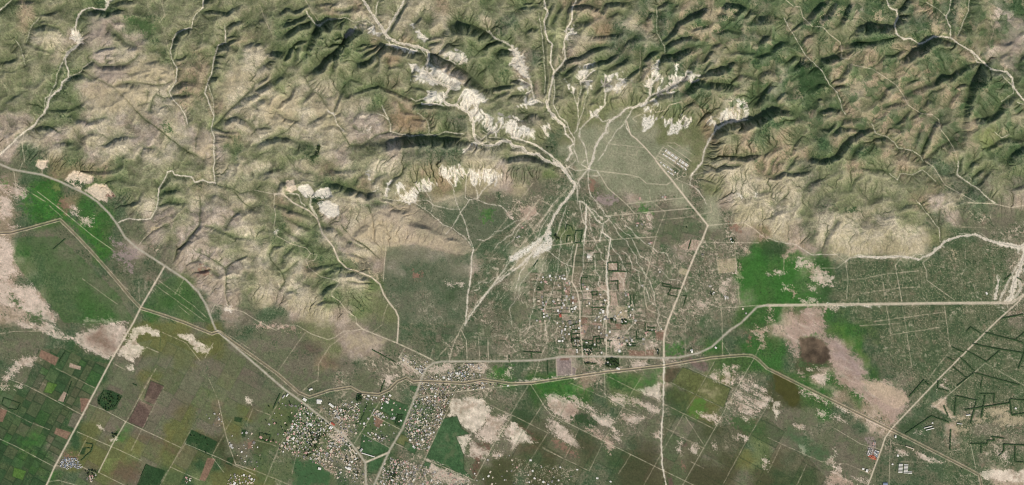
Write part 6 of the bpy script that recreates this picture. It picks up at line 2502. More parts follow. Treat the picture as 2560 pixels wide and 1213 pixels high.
# large single buildings: x y w l (photo px) angle colour roof | label
BIG = """
798.5 1001.8 13.2 5.2 5 white gable|long white hall, upper of the pair standing north of the highway
797.5 1007.5 11.5 4.6 5 white flat|white hall with a notched yard, lower of the pair north of the highway
828.5 1013.5 14 5 38 white gable|long white hall set askew, alone by a lane north of the highway
845 1044.5 9.5 4.2 35 pale_grey gable|pale grey shed behind the red roofed market hall
832.5 1060 10.5 4.2 36 rust_red gable|red roofed market hall on the square beside the highway
825 1068.5 8 3 -50 white gable|narrow white shop across the highway from the red market hall
829 1070 8 3 -50 white gable|second narrow white shop across the highway from the red market hall
762 999.5 10 7 35 white flat|white compound building right beside the highway at the canal bend
903.4 1125 8.4 4.6 -50 pale_grey gable|grey white shed at the road fork, standing askew to the highway
920.5 1137.5 34 1.9 17 white gable|very long narrow white roof in the triangle of the road fork
876 1122 12 2.6 58 cream gable|cream school block, upper left of the rows beside the highway
884 1128 13 2.6 58 cream gable|cream school block, nearest the highway in the school rows
878 1133 11 2.6 58 cream gable|cream school block in the middle of the school rows
888 1142 10 2.6 58 cream gable|cream school block at the lower end of the school rows
890 1147 9 2.2 -30 white gable|short white block closing the school rows at the bottom
874.5 1113.5 9 2.2 -30 white flat|white block closing the school rows at the top
873 1171.5 9 6.5 20 white gable|bright white warehouse on the left side of the lower highway
799 1172 8 6 10 white flat|white warehouse standing alone at the head of a field track
777 973.5 9 4 -20 white gable|white roofed shed north of the canal bend beside a dirt yard
2274 1119 19.5 2.2 19 cream gable|long cream shed lying just south of the canal road
2283.2 1124.5 5.5 2.2 -58 cream gable|short cream wing meeting the long shed at a right angle
2420.5 1038 10 2.4 -8 white gable|white shed on the pale clearing among the eastern hedges
2399 1059.5 13 1.2 8 white gable|thin white shed in the green strip below the eastern hedges
2320 1068 21 1.6 -14 white gable|upper of the two long white sheds east of the canal crossroads
2325 1073 21 1.6 -14 white gable|lower of the two long white sheds east of the canal crossroads
2213.5 1211 11 8 0 blue_grey gable|blue grey roofed depot at the bottom edge beside the narrow track
2167.5 1177 5 7 20 white gable|white roofed shed west of the road below the canal crossroads
2239 1092 3.5 6 10 white gable|white shed just south of the canal near the crossroads
1545.5 922 9 5 20 white flat|white flat roofed building on the canal bank west of the eastern crossing
1471 642.5 8 7 0 white flat|white walled house alone in a dry bare yard among smallholdings
1584.7 1053 0 0 0 white flat|
1730 878 4 8 0 white gable|white house in a dark hedged plot north of the eastern paved road
2466.5 733.5 6 4 60 white gable|white house alone in scrub left of the braided river bed
1401 789 5 8 0 rust_red gable|dark red roofed house in the smallholdings by a sandy lane
1395 777 5 6 0 white flat|white flat house just north of the dark red roofed one
975.5 989 6 5 30 white flat|white flat roofed house beside the big green field by the canal
971.5 999 5 5 30 cream flat|cream flat roofed house second in the line along the big green field
967 1005 5.5 4 30 white flat|white flat roofed house last in the line along the big green field
718 988 8 3 -52 white gable|white gabled house west of the highway at the canal bend
709 992 9 3 -52 pale_grey gable|pale grey gabled house beyond the white one west of the highway
"""
for ln in BIG.strip().split('\n'):
    nums, lb = ln.split('|')
    q = nums.split()
    if not lb:
        continue
    x, y, w, l, dg = [float(s) for s in q[:5]]
    cname = q[5].replace('_', ' ')
    word = lb.split()
    nm = 'school_block' if 'school' in lb else 'shed' if 'shed' in lb or 'depot' in lb or 'wing' in lb or 'warehouse' in lb else 'hall' if 'hall' in lb else 'building'
    big_building(nm, x, y, w * M, l * M, dg, cname, q[6], lb, nm.replace('_', ' '), 'large roofs', 4.5 if nm != 'shed' else 5)

# the poultry sheds in two ranks
for colx, y0, dx in ((0, 585, 0), (1, 600, 0)):
    for k in range(7):
        x = 2220 + ((385 - 2.5 * k) if colx == 0 else (546 - 2.8 * k)) / 12.01
        y = 1112 + (y0 + 41 * k) / 12.01
        rank_ = ['first', 'second', 'third', 'fourth', 'fifth', 'sixth', 'last'][k]
        big_building('long_shed', x, y, 9.8 * M, 1.55 * M, 2, 'white', 'gable',
                     f"{rank_} white shed from the top of the {'western' if colx == 0 else 'eastern'} shed rank", 'shed', 'parallel white farm sheds', 3.5)
for k in range(2):
    big_building('long_shed', 2220 + 663 / 12.01, 1112 + (815 + 42 * k) / 12.01, 9.5 * M, 1.5 * M, 2, 'white', 'gable',
                 f"{'upper' if k == 0 else 'lower'} white shed of the pair beside the two long ranks", 'shed', 'parallel white farm sheds', 3.5)


def add_house(x, y, w, l, deg, colour, kind, where):
    HOUSES.append((x, y, w, l, deg, colour, kind, where))


Zest = lambda u_, v_: (1620 + u_ / 12.01, 350 + v_ / 12.01)
for (u0, v0, u1, v1, n, row) in ((525, 345, 880, 590, 11, 'upper'), (545, 312, 905, 560, 11, 'upper'), (945, 640, 1190, 800, 8, 'upper'), (970, 600, 1205, 765, 8, 'upper'),
                                 (462, 432, 815, 650, 11, 'middle'), (478, 462, 830, 680, 11, 'middle'), (885, 705, 1120, 860, 7, 'middle'), (895, 735, 1135, 890, 7, 'middle'),
                                 (590, 820, 750, 930, 5, 'lower'), (610, 845, 745, 945, 4, 'lower'), (815, 975, 880, 1010, 2, 'lower'), (825, 1000, 880, 1035, 2, 'lower'),
                                 (605, 950, 770, 1055, 5, 'lower')):
    for k in range(n):
        t = k / max(1, n - 1)
        x, y = Zest(u0 + (u1 - u0) * t, v0 + (v1 - v0) * t)
        add_house(x, y, 5.6, 6.4, 33, 'white' if (k + n) % 3 else 'cream', 'hip' if row == 'upper' else 'gable', f"in the {row} row of the new housing estate")
for u_, v_ in ((385, 685), (460, 752), (498, 780)):
    x, y = Zest(u_, v_)
    add_house(x, y, 6, 6, 33, 'white', 'gable', 'at the empty end of the new housing estate')


def scatter(ox, oy, z, poly, spacing, size, colours, angs, where, jitter=0.45, keep=1.0, kinds=('gable', 'flat', 'gable')):
    pts = to_plot(ox, oy, z, poly)
    xs = [p[0] for p in pts]; ys = [p[1] for p in pts]
    a = math.radians(angs[0])
    ca, sa = math.cos(a), math.sin(a)
    cx, cy = sum(xs) / len(xs), sum(ys) / len(ys)
    R = max(max(xs) - min(xs), max(ys) - min(ys))
    spacing *= 0.72 if spacing > 4.7 else 1.0
    keep = min(1.0, keep * 1.2)
    n = int(R / spacing) + 2
    for i in range(-n, n + 1):
        for j in range(-n, n + 1):
            if random.random() > keep:
                continue
            p = i * spacing + random.uniform(-jitter, jitter) * spacing
            q = j * spacing + random.uniform(-jitter, jitter) * spacing
            x, y = cx + p * ca - q * sa, cy + p * sa + q * ca
            ins = False
            for k in range(len(pts)):
                (ax, ay), (bx, by) = pts[k], pts[(k + 1) % len(pts)]
                if (ay > y) != (by > y) and x < (bx - ax) * (y - ay) / (by - ay) + ax:
                    ins = not ins
            if not ins or x < -20 or x > PW + 20 or y > PH + 20:
                continue
            fx, fy = int((x - GX0) / STEP), int((y - GY0) / STEP)
            if REG[int(ID[fy, fx])][0] in ('road', 'canal', 'track', 'river_bed', 'pond'):
                continue
            if 'fan' in where or 'north of the paved' in where:
                if random.Random(int(x / 24) * 977 + int(y / 20) * 131).random() > .36:
                    continue
            if 3 < spacing < 7 and random.Random(int(x / 13) * 61 + int(y / 11) * 37).random() > .92:
                continue
            s = random.uniform(*size) * (random.choice((.55, .62, .62, .75, 1.05)) if spacing > 3 else .95)
            add_house(x, y, s * random.uniform(.8, 1.5), s, random.choice(angs) + random.uniform(-4, 4), random.choice(colours), random.choice(kinds), where)


MIXC = ['white', 'pale grey', 'cream', 'grey', 'pale grey', 'cream', 'pinkish', 'grey', 'cream']
PALE = ['white', 'cream', 'cream', 'pale grey', 'pale grey', 'pinkish', 'grey']
T12 = (640, 808, 3.003)
scatter(*T12, "330,610 480,700 555,750 470,900 400,980 300,960 180,950", 9.0, (6, 11), PALE, (30, -60), 'in the green lots west of the highway', .5, .62)
scatter(*T12, "340,600 560,740 700,880 800,1060 820,1200 640,1200 560,1100 150,960", 8.5, (6, 10), MIXC, (30, -60), 'between the denser blocks of the western town', .5, .45)
scatter(*T12, "500,620 1000,560 1140,620 1000,940 700,860 560,740", 12, (6, 10), MIXC, (30, -60), 'among the green plots inside the road triangle', .5, .35)
scatter(*T12, "220,510 330,600 170,930 0,1090 0,900 110,700", 16, (6, 11), PALE, (30, -60), 'scattered over the far western lots', .5, .4)
scatter(*T12, "560,640 640,600 780,600 790,700 740,740 640,740", 6.5, (5, 9), MIXC + ['pinkish'], (30, -60), 'in the pinkish block north of the market hall', .5, .7)
scatter(*T12, "500,900 640,840 700,880 640,930 560,960", 6.2, (5, 10), MIXC, (-35, 55), 'in the block west of the school rows', .5, .8)
scatter(*T12, "410,1010 560,1040 640,960 560,960 480,940 420,970", 7, (5, 10), MIXC, (-35, 55), 'south of the fallow lot in the town', .5, .7)
scatter(*T12, "600,960 680,960 790,1180 720,1140 640,1060", 9, (7, 14), PALE, (58, -32), 'along the highway below the school', .5, .5)
scatter(*T12, "640,700 760,830 720,850 600,760", 8, (6, 12), MIXC, (38, -52), 'lining the highway by the market', .5, .6)
scatter(*T12, "1190,560 1480,530 1400,720 1290,960 1180,940 1110,810", 7.0, (5, 9), MIXC, (30, -60), 'in the packed lots east of the river road', .5, .72)
scatter(*T12, "975,1000 1230,1060 1180,1220 930,1220", 6.0, (5, 9), MIXC, (30, -60), 'in the densest block below the road fork', .5, .85)
scatter(*T12, "1240,1060 1640,1195 1640,1225 1180,1225", 7.0, (5, 9), MIXC + ['pinkish', 'cream'], (30, -60), 'on the bare lots south of the big green field', .5, .6)
scatter(*T12, "1270,430 1450,440 1560,445 1700,400 1690,300 1570,300 1460,390 1290,400", 6.2, (5, 9), MIXC, (2, 60), 'between the paved road and the canal', .5, .6)
scatter(*T12, "1250,450 1917,450 1917,470 1510,510 1200,545", 6.8, (5, 9), MIXC, (-8, 80), 'in the strip just south of the canal', .5, .6)
scatter(*T12, "1110,210 1290,280 1250,390 1180,350 1090,270", 6.8, (5, 8), MIXC, (28, -60), 'north west of the river town crossing', .5, .5)
scatter(*T12, "1230,320 1280,330 1260,390 1220,370", 5, (5, 8), ['grey', 'pale grey', 'white'], (28,), 'packed beside the river town crossing', .4, .8)
scatter(*T12, "1440,370 1580,360 1580,440 1440,440", 4.6, (5, 7), ['grey', 'pale grey', 'white', 'blue grey'], (60,), 'in the grey cluster above the canal', .4, .75)
scatter(*T12, "790,530 910,530 910,570 860,580 790,570", 8, (7, 12), PALE, (30,), 'in the walled lot under the canal', .4, .7)
scatter(*T12, "880,640 1000,700 985,740 880,690", 6, (6, 10), PALE, (30, -60), 'at the corner of the big green field', .4, .75)
scatter(*T12, "830,800 960,870 950,900 850,850", 7, (6, 10), PALE, (28, -62), 'along the lane in the green triangle', .4, .55)
scatter(*T12, "930,540 1000,540 1000,600 940,600", 7, (6, 10), PALE, (30,), 'west of the big green field by the canal', .4, .6)
scatter(*T12, "1090,800 1180,800 1260,960 1210,900", 9, (6, 10), PALE, (30,), 'along the river road below the bend', .4, .4)
scatter(*T12, "1480,150 1700,160 1700,275 1480,280", 16, (6, 9), PALE, (0, 90), 'in the sandy lots north of the paved road', .5, .35)
scatter(1280, 808, 3.003, "-380,1160 -100,900 230,1060 480,1080 500,1160 400,1225 -400,1225", 11, (6, 10), MIXC, (28, -62), 'in the dark green lots near the lower edge', .5, .13)
scatter(0, 808, 3.003, "1690,830 1917,770 1917,1100 1780,1050", 16, (6, 11), PALE, (30, -60), 'around the outlying western lanes', .5, .4)
scatter(0, 808, 3.003, "1730,1120 1917,1150 1917,1225 1700,1225", 8, (6, 11), MIXC, (30, -60), 'in the grey cluster at the lower western lanes', .5, .6)
scatter(0, 808, 3.003, "1530,680 1650,660 1680,780 1620,800", 12, (5, 8), ['grey', 'pale grey', 'cream'], (30,), 'beside the reddish strip on the western plain', .5, .5)
scatter(0, 808, 3.003, "650,1150 720,1140 690,1200 650,1190", 5.5, (7, 12), PALE, (30, -60), 'east of the grey tent village', .4, .8)
scatter(0, 808, 3.003, "1390,1160 1440,1160 1440,1200 1390,1200", 6, (6, 9), PALE, (30,), 'alone on the lower field track', .4, .6)
for cx, cy, n in ((370, 870, 7), (400, 960, 5), (540, 935, 5), (570, 955, 3), (245, 1070, 6), (320, 1060, 3), (365, 1130, 6), (470, 1075, 3), (575, 1075, 4), (220, 905, 2), (262, 905, 2),
                  (940, 470, 3), (980, 465, 2), (1420, 705, 2), (1495, 945, 3), (1505, 990, 3), (1610, 1020, 4), (1650, 590, 3), (755, 1195, 3), (920, 1205, 4), (840, 1195, 2), (1045, 605, 4), (970, 935, 3),
                  (1110, 825, 3), (1670, 835, 3), (1750, 1145, 1), (1720, 1100, 1), (230, 1110, 3), (200, 1195, 2), (665, 1010, 2), (705, 1050, 2), (710, 1180, 3), (270, 1160, 2), (950, 280, 2), (1140, 280, 2), (90, 490, 1), (45, 575, 2)):
    for _ in range(n):
        x, y = 1280 + (cx + random.uniform(-14, 14)) / 3.003, 404 + (cy + random.uniform(-14, 14)) / 3.003
        add_house(x, y, random.uniform(7, 12), random.uniform(6, 9), random.choice((2, 88, 30)), random.choice(PALE), random.choice(('flat', 'gable')), f"on a plot near {place(x, y)}")
scatter(1280, 404, 3.003, "150,850 430,840 480,980 880,990 1000,1215 230,1215 210,1100", 12, (8, 13), PALE + ['white', 'white'], (2, 88), 'scattered among the plots of the fan', .5, .55)
scatter(1280, 808, 3.003, "350,0 1130,0 1130,235 860,240 350,240", 13, (8, 12), PALE + ['white'], (2, 88), 'scattered north of the paved road', .5, .5)
scatter(1420, 790, 12.01, "190,690 350,690 360,910 190,890", 3.6, (5, 9), PALE, (5,), 'in the left hedged compound by the sandy lane', .4, .7)
scatter(1420, 790, 12.01, "480,960 740,960 740,1170 480,1170", 4.2, (6, 10), PALE, (5,), 'in the hedged compound on the paved road', .4, .7)
for u_, v_ in ((1355, 150), (1735, 170), (225, 475), (560, 800), (270, 1020), (275, 1080), (65, 330), (1870, 860), (1100, 95), (800, 860), (330, 370)):
    add_house(1420 + u_ / 12.01, 790 + v_ / 12.01, random.uniform(6, 11), random.uniform(6, 9), 5, 'white', 'flat', 'among the hedged compounds by the lanes')
for u_, v_ in ((1345, 205), (1095, 207), (735, 310), (720, 295), (795, 340), (490, 205), (490, 225), (1530, 185), (740, 1190), (155, 1110), (140, 1030), (490, 1100), (350, 1180), (170, 1165), (130, 1195), (640, 1165)):
    add_house(1280 + u_ / 3.003, 808 + v_ / 3.003, random.uniform(7, 12), random.uniform(6, 9), random.choice((5, 30)), 'white', 'flat', 'on its own ground in the southern plain')
for u_, v_ in ((975, 995), (935, 1060), (715, 1095), (935, 1070), (1235, 1150 - 400), (1860, 640)):
    add_house(1920 + u_ / 3.003, 808 + v_ / 3.003, random.uniform(7, 10), random.uniform(6, 9), 15, 'white', 'gable', 'alone in the scrub by the canal crossroads')
V3 = (2140, 1080, 12.01)
scatter(*V3, "530,240 610,260 545,470 485,440", 2.3, (3.6, 4.6), ['grey', 'pale grey', 'pinkish', 'grey'], (20,), 'in the upper strip of the roadside camp grid', .2, .85, ('gable',))
scatter(*V3, "390,480 530,520 470,690 340,740 320,690", 2.3, (3.6, 4.6), ['grey', 'pale grey', 'grey', 'white'], (20,), 'in the left strip of the roadside camp grid', .2, .8, ('gable',))
scatter(*V3, "575,530 685,575 645,770 545,720 520,640", 2.3, (3.6, 4.6), ['grey', 'pale grey', 'blue grey', 'white'], (20,), 'in the right strip of the roadside camp grid', .2, .8, ('gable',))
scatter(*V3, "385,690 560,700 615,860 480,800 370,770", 2.2, (3.4, 4.4), ['orange', 'orange', 'rust red'], (20,), 'in the orange end of the roadside camp grid', .3, .8, ('gable',))

# the tent village: small grey and bluish shacks packed together
SHACKS = []
n_h = len(HOUSES)
scatter(130, 1120, 13.04, "285,440 400,320 560,325 800,320 880,440 1005,620 960,690 820,695 700,640 500,700 260,610", 2.3, (3.0, 4.4),
        ['grey', 'pale grey', 'blue grey', 'blue grey', 'pale grey', 'white'], (25, -20), 'shack', .45, .85, ('gable',))
SHACKS = HOUSES[n_h:]
HOUSES = HOUSES[:n_h]

used_spots = {}


def thin(items, gap):
    out = []
    cells = {}
    for it in items:
        kx, ky = int(it[0] / gap), int(it[1] / gap)
        ok = True
        for i in (-1, 0, 1):
            for j in (-1, 0, 1):
                for o in cells.get((kx + i, ky + j), ()):
                    need = (math.hypot(o[2], o[3]) + math.hypot(it[2], it[3])) / 2 / M * 0.62
                    if math.hypot(o[0] - it[0], o[1] - it[1]) < need:
                        ok = False
        if ok:
            cells.setdefault((kx, ky), []).append(it)
            out.append(it)
    return out


HOUSES = thin(HOUSES, 9)
in_view = lambda h: 0 <= h[0] <= PW and 0 <= h[1] <= PH
HOUSES.sort(key=lambda h: (not in_view(h), -(h[2] * h[3])))
SINGLE = 292


def place_copy(me, name, h, height, label, cat, group):
    x, y, w, l, dg = h[:5]
    X, Y = world_xy(x, y)
    o = link(name, me, None, (X, Y, ground_z(x, y) + height * .55), math.radians(-dg), (w, l, height * .55))
    tag(o, label, cat, group)
    return o


def many(items, name, label, height):
    """all remaining small roofs of a kind as one object"""
    big = {}
    vs, fs, ms = [], [], []
    mats, mi = [], {}
    n = 0
    for h in items:
        me = proto(h[6], h[5])
        key = me.name
        if key not in big:
            co = np.zeros(len(me.vertices) * 3); me.vertices.foreach_get("co", co)
            big[key] = (co.reshape(-1, 3), [list(p.vertices) for p in me.polygons], [p.material_index for p in me.polygons], list(me.materials))
        co, pf, pm, pmat = big[key]
        X, Y = world_xy(h[0], h[1])
        a = math.radians(-h[4])
        s = co * np.array([h[2], h[3], height * .55])
        r = np.stack([s[:, 0] * math.cos(a) - s[:, 1] * math.sin(a) + X, s[:, 0] * math.sin(a) + s[:, 1] * math.cos(a) + Y, s[:, 2] + ground_z(h[0], h[1]) + height * .55], -1)
        vs.append(r)
        fs += [[q + n for q in p] for p in pf]
        for q in pm:
            m = pmat[q]
            if m.name not in mi:
                mi[m.name] = len(mats)
                mats.append(m)
            ms.append(mi[m.name])
        n += len(co)
    me = bpy.data.meshes.new(name)
    me.from_pydata(np.concatenate(vs).tolist(), [], fs)
    for m in mats:
        me.materials.append(m)
    me.polygons.foreach_set("material_index", ms)
    me.update()
    o = link(name, me)
    o['kind'] = 'stuff'
    o['label'] = label
    return o


for h in HOUSES[:SINGLE]:
    size = 'large' if h[2] * h[3] > 95 else 'mid sized' if h[2] * h[3] > 60 else 'small'
    where = h[7]
    words = f"{size} {h[5]} {SHAPE_WORD[h[6]]} house {where}"
    if len(words.split()) > 16:
        words = words.replace("mid sized ", "medium ").replace("flat roofed", "flat").replace("pale grey", "greyish")
    place_copy(proto(h[6], h[5]), 'house', h, 2.6 if h[6] == 'gable' else 3.2, words, 'house', f"houses {where}")
rest = HOUSES[SINGLE:]
if rest:
    many(rest, 'smaller_houses', 'the many smallest roofs packed through the town and its lanes', 2.6)
SHACKS = thin(SHACKS, 4)
for h in SHACKS[:260]:
    place_copy(proto('gable', h[5]), 'shack', h, 2.8, f"tiny {h[5]} shack packed into the roadside tent village", 'shack', 'shacks of the tent village')

# ---------------------------------------------------------------- trees, hedges, bushes
BARK = plain_material("bark", (88, 76, 62), 0.9, 0.15, 1.0)
LEAF = [plain_material("dark_leaves", (58, 80, 50), 0.7, 0.3, 0.6), plain_material("leaves", (70, 94, 56), 0.7, 0.3, 0.6), plain_material("olive_leaves", (72, 84, 50), 0.7, 0.3, 0.6)]
TREES = []


def tree_meshes(seed):
    rng = np.random.default_rng(seed)
    tr = Mesh()
    segs = 6
    prev = None
    for k in range(4):
        z = 3.0 * k / 3
        r = 0.32 - 0.06 * k
        ring = []
        for s in range(segs):
            a = 2 * math.pi * s / segs
            ring.append(len(tr.v))
            tr.v.append((math.cos(a) * r + 0.08 * k * rng.uniform(-1, 1), math.sin(a) * r + .05 * k, z - .5))
        if prev:
            for s in range(segs):
                tr.f.append([prev[s], prev[(s + 1) % segs], ring[(s + 1) % segs], ring[s]])
                tr.m.append(0)
        prev = ring
    for k in range(5):
        a = 2 * math.pi * k / 5 + rng.uniform(-.4, .4)
        e = np.array([math.cos(a) * 2.0, math.sin(a) * 2.0, rng.uniform(3.4, 4.8)])
        n = len(tr.v)
        for p, r in ((np.array([0, 0, 1.9]), .16), (e, .05)):
            for s in range(3):
                b = 2 * math.pi * s / 3
                tr.v.append((p[0] + math.cos(b) * r, p[1] + math.sin(b) * r, p[2]))
        for s in range(3):
            tr.f.append([n + s, n + (s + 1) % 3, n + 3 + (s + 1) % 3, n + 3 + s])
            tr.m.append(0)
    cr = Mesh()
    for c in range(11):
        a = rng.uniform(0, 2 * math.pi); rr = rng.uniform(0, 2.3)
        cen = np.array([math.cos(a) * rr, math.sin(a) * rr, rng.uniform(3.2, 5.8) - rr * .35])
        R = rng.uniform(.9, 1.7)
        for k in range(16):
            d = rng.normal(size=3); d /= np.linalg.norm(d)
            nrm = d + rng.normal(size=3) * .5; nrm /= np.linalg.norm(nrm)
            cr.leaf(cen + d * R * rng.uniform(.5, 1.0), nrm, rng.uniform(.35, .75), int(rng.integers(0, 2)))
    return tr, cr


TREE_KINDS = []
for k, w in enumerate(('dark', 'mid green', 'olive')):
    tr, cr = tree_meshes(40 + k)
    TREE_KINDS.append((tr.build('trunk', [BARK]), cr.build('crown', [LEAF[k], LEAF[min(k + 1, 2)]]), w))


def tree_zone(ox, oy, z, poly, spacing, keep, size, where):
    n0 = len(HOUSES)
    pts = to_plot(ox, oy, z, poly)
    xs = [p[0] for p in pts]; ys = [p[1] for p in pts]
    y = min(ys)
    while y < max(ys):
        x = min(xs)
        while x < max(xs):
            px, py = x + random.uniform(-.5, .5) * spacing, y + random.uniform(-.5, .5) * spacing
            x += spacing
            if random.random() > keep:
                continue
            ins = False
            for k in range(len(pts)):
                (ax, ay), (bx, by) = pts[k], pts[(k + 1) % len(pts)]
                if (ay > py) != (by > py) and px < (bx - ax) * (py - ay) / (by - ay) + ax:
                    ins = not ins
            if not ins or not (0 < px < PW and 0 < py < PH):
                continue
            if REG[int(ID[int((py - GY0) / STEP), int((px - GX0) / STEP)])][0] in ('road', 'canal', 'river_bed'):
                continue
            TREES.append((px, py, random.uniform(*size), where))
        y += spacing


tree_zone(*T12, "330,610 560,750 470,1000 300,960 170,950", 7, .30, (.9, 1.9), 'among the green lots west of the highway')
tree_zone(*T12, "220,510 330,600 170,930 0,1090 0,700", 13, .3, (.9, 1.8), 'scattered over the far western lots')
tree_zone(*T12, "400,800 500,870 420,1000 380,1000", 5, .6, (1.1, 2.1), 'in the wooded strip through the western lots')
tree_zone(*T12, "1190,560 1480,530 1290,960 1110,810", 7.5, .35, (.8, 1.6), 'between the packed lots east of the river road')
tree_zone(*T12, "975,1000 1230,1060 1180,1213 930,1213", 7, .3, (.8, 1.6), 'in the densest block below the road fork')
tree_zone(*T12, "980,1130 1050,1120 1060,1170 1000,1180", 3.6, .7, (1.0, 1.9), 'in the green grove below the road fork')
tree_zone(*T12, "640,960 790,1010 800,1180 720,1140", 6, .4, (1.0, 2.0), 'around the school rows')
tree_zone(*T12, "820,760 1000,860 960,900 830,830", 6, .35, (.9, 1.8), 'in the green triangle between the two roads')
tree_zone(*T12, "750,530 800,520 790,590 750,590", 3.5, .6, (1.0, 1.9), 'in the hedged grove under the canal')
tree_zone(*T12, "1270,440 1900,455 1510,510 1200,545", 7, .3, (.8, 1.6), 'in the strip just south of the canal')
tree_zone(1280, 808, 3.003, "705,255 805,258 805,330 705,330", 3.6, .7, (1.0, 2.0), 'in the square grove beside the paved road')
tree_zone(1280, 808, 3.003, "540,180 610,180 605,242 540,242", 3.6, .55, (.9, 1.8), 'in the compound on the paved road')
tree_zone(1280, 808, 3.003, "440,110 525,110 525,180 450,180", 4, .45, (.9, 1.8), 'in the left hedged compound')
tree_zone(1280, 808, 3.003, "545,298 630,298 630,318 545,318", 3.4, .8, (.9, 1.8), 'in the tree belt south of the paved road')
tree_zone(1280, 808, 3.003, "1075,190 1105,190 1105,240 1075,240", 3.4, .8, (1.0, 2.0), 'in the small dark grove by the eastern crossing')
tree_zone(0, 808, 3.003, "780,505 830,510 915,550 865,635 800,655 740,600", 4.6, .4, (1.0, 2.0), 'in the dark orchard block on the western plain')
tree_zone(0, 808, 3.003, "1440,810 1620,890 1590,995 1395,905", 7, .25, (1.0, 1.8), 'in the dark plot left of the western lanes')
tree_zone(0, 808, 3.003, "840,830 885,825 885,850 850,860", 3, .8, (1.0, 1.8), 'around the bare knoll in the olive field')
tree_zone(0, 808, 3.003, "630,1100 740,1100 720,1170 640,1150", 4, .6, (1.0, 1.9), 'east of the grey tent village')
tree_zone(1280, 404, 3.003, "1280,460 1340,460 1340,500 1280,500", 4, .3, (.9, 1.5), 'in the scrub by the bend of the dusty road')
tree_zone(1280, 404, 3.003, "150,850 430,840 480,700 900,800 1000,1215 230,1215 210,1100", 10, .30, (.7, 1.3), 'dotted among the plots of the fan')
tree_zone(1280, 808, 3.003, "0,0 1130,0 1130,235 860,240 0,240", 10, .30, (.7, 1.3), 'dotted north of the paved road')
for u_, v_ in ((1660, 590), (1505, 990), (345, 575), (330, 560), (840, 1195), (750, 1195)):
    for _ in range(5):
        TREES.append((1280 + (u_ + random.uniform(-12, 12)) / 3.003, 404 + (v_ + random.uniform(-12, 12)) / 3.003, random.uniform(1, 1.9), 'round a lone smallholding'))
tree_zone(640, 0, 3.003, "400,1190 450,1150 465,1090 490,1095 465,1170 430,1210", 3, .7, (1.0, 1.8), 'in the dark line of trees in the western ravine')
tree_zone(1280, 0, 3.003, "230,1050 330,1100 350,1150 240,1110", 5, .5, (.9, 1.6), 'on the green bar beside the white river')
TREES = [t for t in TREES if in_view(t)]
TREES.sort(key=lambda t: -t[2])
SIZE_WORD = lambda s: 'broad' if s > 1.6 else 'mid sized' if s > 1.2 else 'small'
for k, (x, y, s, where) in enumerate(TREES[:290]):
    tm, cm_, w = TREE_KINDS[k % 3]
    X, Y = world_xy(x, y)
    t = link('tree', None, None, (X, Y, ground_z(x, y)), random.uniform(0, 6.28), (s, s, s * random.uniform(.8, 1.1)))
    tag(t, f"{SIZE_WORD(s)} {w} leafy tree {where}", 'tree', f"trees {where}")
    link('trunk', tm, t)
    link('crown', cm_, t)


def blob_field(name, pts_, label, mats, seed):
    """low bushes too many to count: little clumps of leaf faces, one object"""
    rng = np.random.default_rng(seed)
    P0 = np.array([(0, 0, 1), (1, 0, .35), (.31, .95, .35), (-.81, .59, .35), (-.81, -.59, .35), (.31, -.95, .35), (1.05, .1, -.3), (.2, 1.0, -.3), (-.9, .5, -.3), (-.8, -.7, -.3), (.4, -.9, -.3)], np.float32)
    F0 = np.array([(0, 1, 2), (0, 2, 3), (0, 3, 4), (0, 4, 5), (0, 5, 1), (1, 6, 2), (6, 7, 2), (2, 7, 3), (7, 8, 3), (3, 8, 4), (8, 9, 4), (4, 9, 5), (9, 10, 5), (5, 10, 1), (10, 6, 1)])
    n = len(pts_)
    a = rng.uniform(0, 6.28, n)
    ca, sa = np.cos(a)[:, None], np.sin(a)[:, None]
    S = pts_[:, 2][:, None]
    jit = rng.uniform(.65, 1.25, (n, len(P0)))
    x = P0[None, :, 0] * jit; y = P0[None, :, 1] * jit
    vx = (x * ca - y * sa) * S + ((pts_[:, 0] - PW / 2) * M)[:, None]
    vy = (x * sa + y * ca) * S + ((PH / 2 - pts_[:, 1]) * M)[:, None]
    vz = P0[None, :, 2] * jit * S * pts_[:, 4][:, None] + pts_[:, 3][:, None]
    V = np.stack([vx, vy, vz], -1).reshape(-1, 3).astype(np.float32)
    F = (F0[None] + (np.arange(n) * len(P0))[:, None, None]).reshape(-1, 3).astype(np.int32)
    me = bpy.data.meshes.new(name)
    me.vertices.add(len(V)); me.vertices.foreach_set("co", V.ravel())
    me.loops.add(len(F) * 3); me.loops.foreach_set("vertex_index", F.ravel())
    me.polygons.add(len(F)); me.polygons.foreach_set("loop_start", np.arange(0, len(F) * 3, 3, dtype=np.int32))
    me.polygons.foreach_set("use_smooth", np.zeros(len(F), bool))
    me.update()
    for m in mats:
        me.materials.append(m)
    me.polygons.foreach_set("material_index", np.repeat(rng.integers(0, len(mats), n), len(F0)).astype(np.int32))
    o = link(name, me)
    o['kind'] = 'stuff'
    o['label'] = label
    return o


if len(TREES) > 290:
    R_ = np.array([(t[0], t[1], t[2] * 1.9, ground_z(t[0], t[1]) + 1.5, 1.0) for t in TREES[290:]], np.float32)
    blob_field('smaller_trees', R_, 'the many smaller trees dotted between houses and along lanes', LEAF[:2], 61)

